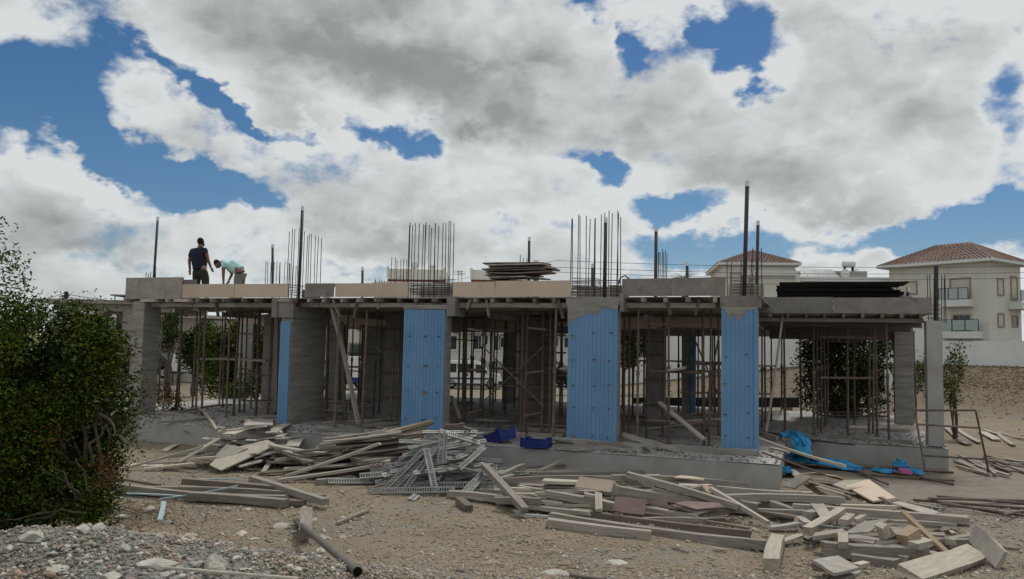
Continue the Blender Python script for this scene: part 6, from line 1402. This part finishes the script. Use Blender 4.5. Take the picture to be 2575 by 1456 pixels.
# ------------------------------------------------------------------ vehicles and board beyond the site
def prism(par, nm, m, prof, y0, y1, smooth=False):
    k = len(prof); s = MB(); s.v = [(x, y0, z) for x, z in prof] + [(x, y1, z) for x, z in prof]
    s.f = [tuple(range(k)), tuple(range(2 * k - 1, k - 1, -1))] + [(i, k + i, k + (i + 1) % k, (i + 1) % k) for i in range(k)]; return s.put(nm, m, par)
def wheel(par, x, y, r=.31, w=.2):
    t = MB(); t.tube([(x, y - w / 2, r), (x, y + w / 2, r)], r, 18); o = t.put('wheel', tyrem, par, True); MB().tube([(x, y - w / 2 - .012, r), (x, y + w / 2, r)], r * .6, 12).put('rim', galv, o)
vp = at_px(1262, 979, 52.5); van = empty('parked_van', (vp[0], vp[1], float(vp[2])), (0, 0, .04), label='small white panel van with side windows parked beyond the middle bay, facing right', cat='van')
bp = [(0, .35), (0, .75), (-.12, .95), (-.75, 1.08), (-1.35, 1.68), (-1.7, 1.8), (-3.9, 1.8), (-4.1, 1.65), (-4.13, .9), (-4.13, .35)]
prism(van, 'body', vanw, bp, 0, 1.7)
prism(van, 'side_window', glass, [(-.95, 1.05), (-1.42, 1.55), (-1.75, 1.6), (-1.75, 1.05)], -.012, -.002); prism(van, 'side_window', glass, [(-1.95, 1.05), (-1.95, 1.62), (-2.85, 1.62), (-2.85, 1.05)], -.012, -.002); prism(van, 'side_window', glass, [(-3.0, 1.05), (-3.0, 1.62), (-3.85, 1.62), (-3.95, 1.05)], -.012, -.002)
prism(van, 'windscreen', glass, [(-.80, 1.14), (-1.33, 1.665), (-1.345, 1.66), (-.815, 1.13)], .1, 1.6) ; wbox(van, 'side_moulding', greyd, -3.9, -.02, .62, -.55, -.001, .72); wbox(van, 'bumper', greyd, -.25, -.03, .3, .04, 1.73, .52); wbox(van, 'sill', greyd, -3.9, -.01, .28, -.3, 1.7, .345)
wbox(van, 'door_line', greyd, -1.86, -.006, .45, -1.84, -.001, 1.65); wbox(van, 'mirror', greyd, -1.15, -.2, 1.05, -1.0, -.02, 1.22); wbox(van, 'headlight', balgl, -.1, -.02, .72, .0, .3, .88); wbox(van, 'fuel_cap', greyd, -2.35, -.008, .85, -2.22, -.001, .98); wbox(van, 'door_handle', greyd, -2.1, -.02, .9, -1.95, -.001, .94)
for x in (-.75, -3.3):
    for y in (.1, 1.6): wheel(van, x, y)
tp = at_px(862, 978, 48); tr = empty('box_truck', tp, (0, 0, .02), label='white box truck with a blue lower side and orange parts, glimpsed behind the deep column', cat='truck'); tz = 48 / F
wbox(tr, 'cargo_box', vanw, -2.2, 0, (978 - 949) * tz, 1.6, 2, (978 - 898) * tz); wbox(tr, 'lower_side', bluep, -1.1, .02, (978 - 962) * tz, 1.6, 1.9, (978 - 950) * tz - .004); wbox(tr, 'cab', vanw, 1.65, .05, .4, 2.9, 1.95, 1.9); wbox(tr, 'cab_window', glass, 1.9, .03, 1.1, 2.6, .045, 1.7); wbox(tr, 'orange_guard', orangep, -1.5, -.03, .3, -1.15, .3, .75); wbox(tr, 'orange_guard', orangep, 2.2, -.03, .3, 2.9, .03, 1.0); wbox(tr, 'chassis', greyd, -2.0, .2, .3, 2.7, 1.8, .38)
for x in (-1.2, 1.0, 2.3): wheel(tr, x, .2, .36)
sb = at_px(461, 952, 40); sg = empty('sign_board', sb, label='white board with small dark lettering beyond the left bay', cat='sign'); q_ = 40 / F
wbox(sg, 'board', whitewall, -33 * q_, 0, 18 * q_, 33 * q_, .04, 61 * q_)
for r_, (zc_, n_, s_) in enumerate(((34, 8, 3.4), (24, 16, 1.9))):
    m = MB(); x = -14 * q_ if r_ == 0 else -16 * q_
    for i in range(n_):
        w_ = s_ * q_ * random.uniform(.5, .9)
        m.box(x, -.008, (zc_ - s_) * q_, x + w_ * .35, -.001, (zc_ + s_) * q_); m.box(x + w_ * .36, -.008, (zc_ + s_ * random.choice((-.9, 0, .5))) * q_, x + w_, -.001, (zc_ + s_ * .9) * q_) if random.random() < .6 else m.box(x + w_ * .36, -.008, (zc_ - s_) * q_, x + w_, -.001, (zc_ - s_ * .4) * q_); x += s_ * q_ * 1.15
    m.put('lettering', bluep, sg)
for x in (-28, 28): wbox(sg, 'post', greyd, x * q_ - .03, .05, -.3, x * q_ + .03, .1, 61 * q_)
# low fence and dark car shape left of the board, stacked block rows far inside
df = at_px(415, 952, 42); dc = empty('parked_car', df, label='dark parked car partly hidden behind the left corner column', cat='car'); prism(dc, 'body', greyd, [(.6, .25), (.6, .75), (.2, .85), (-.4, 1.35), (-2, 1.35), (-2.6, .85), (-3, .8), (-3, .25)], 0, 1.6); prism(dc, 'side_window', glass, [(.1, .88), (-.42, 1.28), (-1.9, 1.28), (-2.4, .88)], -.01, -.002)
for x in (-.1, -2.3): wheel(dc, x, .1)
# stacks of dark pipes or beams far behind the set-back bay
for i in range(6):
    a, b = at_px(1590, 1002 + i * 3.5, 33), at_px(2010, 1002 + i * 4, 31); MB().tube([a, b], .045, 7).put('steel_bar', greyd, None, label='long dark bar in the low stack far behind the right-hand columns', cat='bar', group='dark bars stacked behind the site')
for i in range(4): pp = at_px(1620 + i * 120, 1030, 32); wbox(None, 'bearer_block', wood_dk, *[float(c) for c in (pp[0] - .1, pp[1] - .3, pp[2] - .4)], *[float(c) for c in (pp[0] + .1, pp[1] + .3, pp[2] + .25)]); o = C.objects[-1]; o['label'] = 'wooden block carrying the dark bars behind the site'; o['category'] = 'block'; o['group'] = 'blocks under the dark bars'
rock_like = [(1960, 1044, 30, 14), (1945, 1050, 20, 10)]
for i, (x, y, w, h) in enumerate(rock_like): p = D(x, y, 27); put('sand_heap', rock_mesh(1, .5, .5, .25, 300 + i, 2), at=p, label='small heap of pale sand behind the narrow blue column, ' + ('larger' if i == 0 else 'smaller') + ' part', cat='heap')
# plastic bag hanging at the inner right column
bg = PV(2232, 955, 9.3); bgm = rock_mesh(.22, .7, .4, 1.6, 77, 2, .3); bgm.materials.clear(); bgm.materials.append(white); put('plastic_bag', bgm, at=L(*bg), label='pale plastic bag hanging by the inner column of the set-back bay', cat='bag')
# white ball-like helmet beside the widest blue column
o = put('safety_helmet', rock_mesh(.14, 1, 1.2, .8, 78, 2, .02), at=L(*PV(z3(607, 962)[0], z3(607, 962)[1], .5)), label='pale rounded helmet hanging at the left edge of the widest blue column', cat='helmet')

# ------------------------------------------------------------------ the two workers on the roof
def skinned(name, joints, edges, m, parent=None, root=0, sub=2, **kw):
    """joints: list of (point, radius[, radius2]); grows one smooth skin over the edges"""
    me = bpy.data.meshes.new(name); me.from_pydata([tuple(map(float, j[0])) for j in joints], edges, []); me.materials.append(m)
    o = put(name, me, parent, **kw); md = o.modifiers.new('skin', 'SKIN'); md.use_smooth_shade = True
    for i, j in enumerate(joints):
        sv = me.skin_vertices[0].data[i]; sv.radius = (j[1], j[2] if len(j) > 2 else j[1]); sv.use_root = (i == root)
    ss = o.modifiers.new('sub', 'SUBSURF'); ss.levels = sub; ss.render_levels = sub
    return o
def P3(X, Y, dv=0.0): return L(*PV(*zp(X, Y), .9 + dv))
def ellipsoid(nm, m, par, c, r, rot=(0, 0, 0), seg=14):
    bm = bmesh.new(); bmesh.ops.create_uvsphere(bm, u_segments=seg, v_segments=seg // 2 + 2, radius=1); me = bpy.data.meshes.new(nm); bmesh.ops.scale(bm, vec=r, verts=bm.verts); bm.to_mesh(me); bm.free(); me.materials.append(m)
    for p in me.polygons: p.use_smooth = True
    return put(nm, me, par, at=c, rot=rot)
def hand(J, E, wrist, d, side, s=1.0):
    """palm and five bent fingers chained on to the wrist joint"""
    d = np.array(d, float); d /= np.linalg.norm(d); side = np.array(side, float); side -= d * (side @ d); side /= np.linalg.norm(side); nrm = np.cross(d, side)
    w = J[wrist][0]; J.append((w + d * .06 * s, .030 * s, .016 * s)); pm = len(J) - 1; E.append((wrist, pm))
    for k, (o, ln) in enumerate(((-.03, .060), (-.010, .072), (.010, .068), (.028, .052))):
        J.append((w + d * .095 * s + side * o * s, .010 * s)); E.append((pm, len(J) - 1)); J.append((w + d * (.095 + ln * .55) * s + side * o * 1.05 * s + nrm * .008 * s, .009 * s)); E.append((len(J) - 2, len(J) - 1))
        J.append((w + d * (.095 + ln * .9) * s + side * o * 1.05 * s + nrm * .028 * s, .0075 * s)); E.append((len(J) - 2, len(J) - 1))
    J.append((w + d * .05 * s - side * .05 * s, .012 * s)); E.append((pm, len(J) - 1)); J.append((w + d * .085 * s - side * .062 * s + nrm * .01, .010 * s)); E.append((len(J) - 2, len(J) - 1))
def body(pts, m, name, par, facing, extra=None):
    """pts: dict of joints -> (point, radius)"""
    K = ['pelvis', 'waist', 'chest', 'neck', 'skull', 'ls', 'le', 'lw', 'rs', 're', 'rw', 'lh', 'lk', 'la', 'lt', 'rh', 'rk', 'ra', 'rt']
    J = [(*pts[k],) for k in K]; ix = {k: i for i, k in enumerate(K)}
    E = [('pelvis', 'waist'), ('waist', 'chest'), ('chest', 'neck'), ('neck', 'skull'), ('chest', 'ls'), ('ls', 'le'), ('le', 'lw'), ('chest', 'rs'), ('rs', 're'), ('re', 'rw'), ('pelvis', 'lh'), ('lh', 'lk'), ('lk', 'la'), ('la', 'lt'), ('pelvis', 'rh'), ('rh', 'rk'), ('rk', 'ra'), ('ra', 'rt')]
    E = [(ix[a], ix[b]) for a, b in E]
    for s in 'lr': d = J[ix[s + 'w']][0] - J[ix[s + 'e']][0]; hand(J, E, ix[s + 'w'], d, np.cross(d, facing) * (1 if s == 'l' else -1) + .001)
    return skinned(name, J, E, m, par, 0)
deck = 3.225
def foot(p): q = np.array(p); q[2] = deck + .05; return q
f1 = -BU * -.15 + BV * .98
p1 = empty('person', L(loc(P3(580, 1200))[0], .9, deck), label='worker standing with his back to us in a dark navy shirt and dark trousers', cat='person'); b1 = np.array(p1.location)
def Q(X, Y, dv=0.0): return P3(X, Y, dv) - b1
la, ra = Q(505, 1300, .0), Q(695, 1300, .05); la[2] = ra[2] = .07
body(dict(pelvis=(Q(552, 930, .0), .13, .11), waist=(Q(548, 790, .0), .14, .11), chest=(Q(550, 560, .0), .17, .12), neck=(Q(570, 400, .02), .06), skull=(Q(577, 320, .04), .08), ls=(Q(375, 500, -.02), .065), le=(Q(318, 720, -.02), .047), lw=(Q(330, 925, .06), .032), rs=(Q(685, 490, .02), .065), re=(Q(735, 700, .06), .047), rw=(Q(800, 865, .14), .032),
          lh=(Q(470, 960), .10), lk=(Q(485, 1130, .03), .068), la=(la, .045), lt=(la + np.array([-.02, .16, -.03]), .035), rh=(Q(640, 960), .10), rk=(Q(680, 1130, .03), .068), ra=(ra, .045), rt=(ra + np.array([.03, .16, -.03]), .035)), skin, 'body', p1, BV)
skinned('shirt', [(Q(550, 905), .20, .14), (Q(545, 790), .225, .155), (Q(550, 560), .235, .155), (Q(565, 445), .11, .10), (Q(572, 400, .01), .07, .07), (Q(385, 495, -.02), .085), (Q(330, 660, -.02), .068), (Q(680, 485, .02), .085), (Q(715, 590, .04), .068)],
        [(0, 1), (1, 2), (2, 3), (3, 4), (2, 5), (5, 6), (2, 7), (7, 8)], navy, p1, 1)
skinned('trousers', [(Q(552, 905), .19, .13), (Q(555, 975), .19, .14), (Q(468, 1010), .135), (Q(480, 1140, .03), .12), (la + np.array([0, 0, .02]), .07), (Q(650, 1010), .135), (Q(680, 1140, .03), .12), (ra + np.array([0, 0, .02]), .07)], [(0, 1), (1, 2), (2, 3), (3, 4), (1, 5), (5, 6), (6, 7)], olive, p1, 0)
hd_ = Q(577, 305, .04)
ellipsoid('head', skin, p1, hd_, (.082, .095, .118), (0, 0, -.5)); ellipsoid('hair', hair, p1, hd_ + np.array([-.004, -.018, .022]), (.095, .10, .112), (.25, 0, -.5))
for s in (-1, 1): ellipsoid('ear', skin, p1, hd_ + np.array([s * .084, 0, -.02]), (.012, .02, .03), seg=8)
ellipsoid('nose', skin, p1, hd_ + np.array([.05, .095, -.02]), (.013, .02, .02), seg=8); ellipsoid('beard', hair, p1, hd_ + np.array([.035, .05, -.07]), (.055, .055, .055))
for s in (0, .045): ellipsoid('eye', white, p1, hd_ + np.array([.03 + s - .02, .088 - s * .3, .012]), (.011, .008, .007), seg=8)
MB().tube([Q(480, 890), Q(552, 893, -.14), Q(630, 890)], .012, 6).put('belt', leather, p1)
for a, b in (((la), 'shoe'), ((ra), 'shoe')): ellipsoid('shoe', leather, p1, a + np.array([0, .09, -.03]), (.05, .14, .045))
p2 = empty('person', L(loc(P3(1480, 1200))[0], .9, deck), label='worker in a pale aqua T-shirt and grey trousers bending down to the left', cat='person'); b1 = np.array(p2.location)
la, ra = Q(1385, 1300, -.05), Q(1500, 1300, .2); la[2] = ra[2] = .07
body(dict(pelvis=(Q(1480, 975), .12, .12), waist=(Q(1380, 880), .12, .13), chest=(Q(1180, 790), .13, .15), neck=(Q(1060, 770), .06), skull=(Q(980, 785), .08), ls=(Q(1085, 830, -.18), .06), le=(Q(1080, 1020, -.2), .045), lw=(Q(1085, 1200, -.16), .03), rs=(Q(1130, 830, .2), .06), re=(Q(1285, 1010, .2), .045), rw=(Q(1215, 1150, .16), .03),
          lh=(Q(1440, 1010, -.1), .10), lk=(Q(1420, 1180, -.06), .07), la=(la, .045), lt=(la + np.array([-.16, 0, -.03]), .035), rh=(Q(1490, 1000, .12), .10), rk=(Q(1490, 1180, .16), .07), ra=(ra, .045), rt=(ra + np.array([-.16, 0, -.03]), .035)), skin, 'body', p2, -BU)
skinned('shirt', [(Q(1470, 955), .15, .165), (Q(1370, 865), .15, .17), (Q(1210, 790), .145, .18), (Q(1095, 770), .10, .12), (Q(1050, 770), .07), (Q(1095, 820, -.17), .085), (Q(1080, 905, -.19), .07), (Q(1130, 820, .18), .085), (Q(1190, 900, .2), .07)], [(0, 1), (1, 2), (2, 3), (3, 4), (2, 5), (5, 6), (2, 7), (7, 8)], aqua, p2, 1)
skinned('trousers', [(Q(1480, 985), .155, .17), (Q(1475, 1030), .15, .17), (Q(1420, 1080, -.1), .125), (Q(1400, 1190, -.06), .11), (la + np.array([0, 0, .02]), .075), (Q(1510, 1060, .12), .11), (Q(1500, 1190, .16), .09), (ra + np.array([0, 0, .02]), .075)], [(0, 1), (1, 2), (2, 3), (3, 4), (1, 5), (5, 6), (6, 7)], greycl, p2, 0)
MB().tube([Q(1360, 1010, -.17), Q(1470, 985, -.2), Q(1570, 950, -.12)], .02, 6).put('belt', leather, p2)
hd_ = Q(955, 795); rt_ = Matrix.Rotation(0, 3, 'Z')
ellipsoid('head', skin, p2, hd_, (.115, .082, .10), (0, .75, 0)); ellipsoid('hair', hair, p2, hd_ + np.array([-.012, 0, .030]), (.115, .09, .085), (0, .75, 0)); ellipsoid('cap_peak', hair, p2, Q(895, 780), (.06, .07, .03), (0, 1.1, 0)); ellipsoid('nose', skin, p2, Q(925, 880), (.016, .014, .03), seg=8); ellipsoid('beard', hair, p2, Q(965, 865), (.05, .05, .03), (0, .5, 0)); ellipsoid('ear', skin, p2, hd_ + np.array([.02, -.084, .0]), (.02, .012, .028), seg=8)
for s in (-1, 1): ellipsoid('eye', white, p2, Q(905, 835) + np.array([0, s * .03, 0]), (.007, .011, .008), seg=8)
for a in (la, ra): ellipsoid('shoe', leather, p2, a + np.array([-.09, 0, -.03]), (.14, .05, .045))
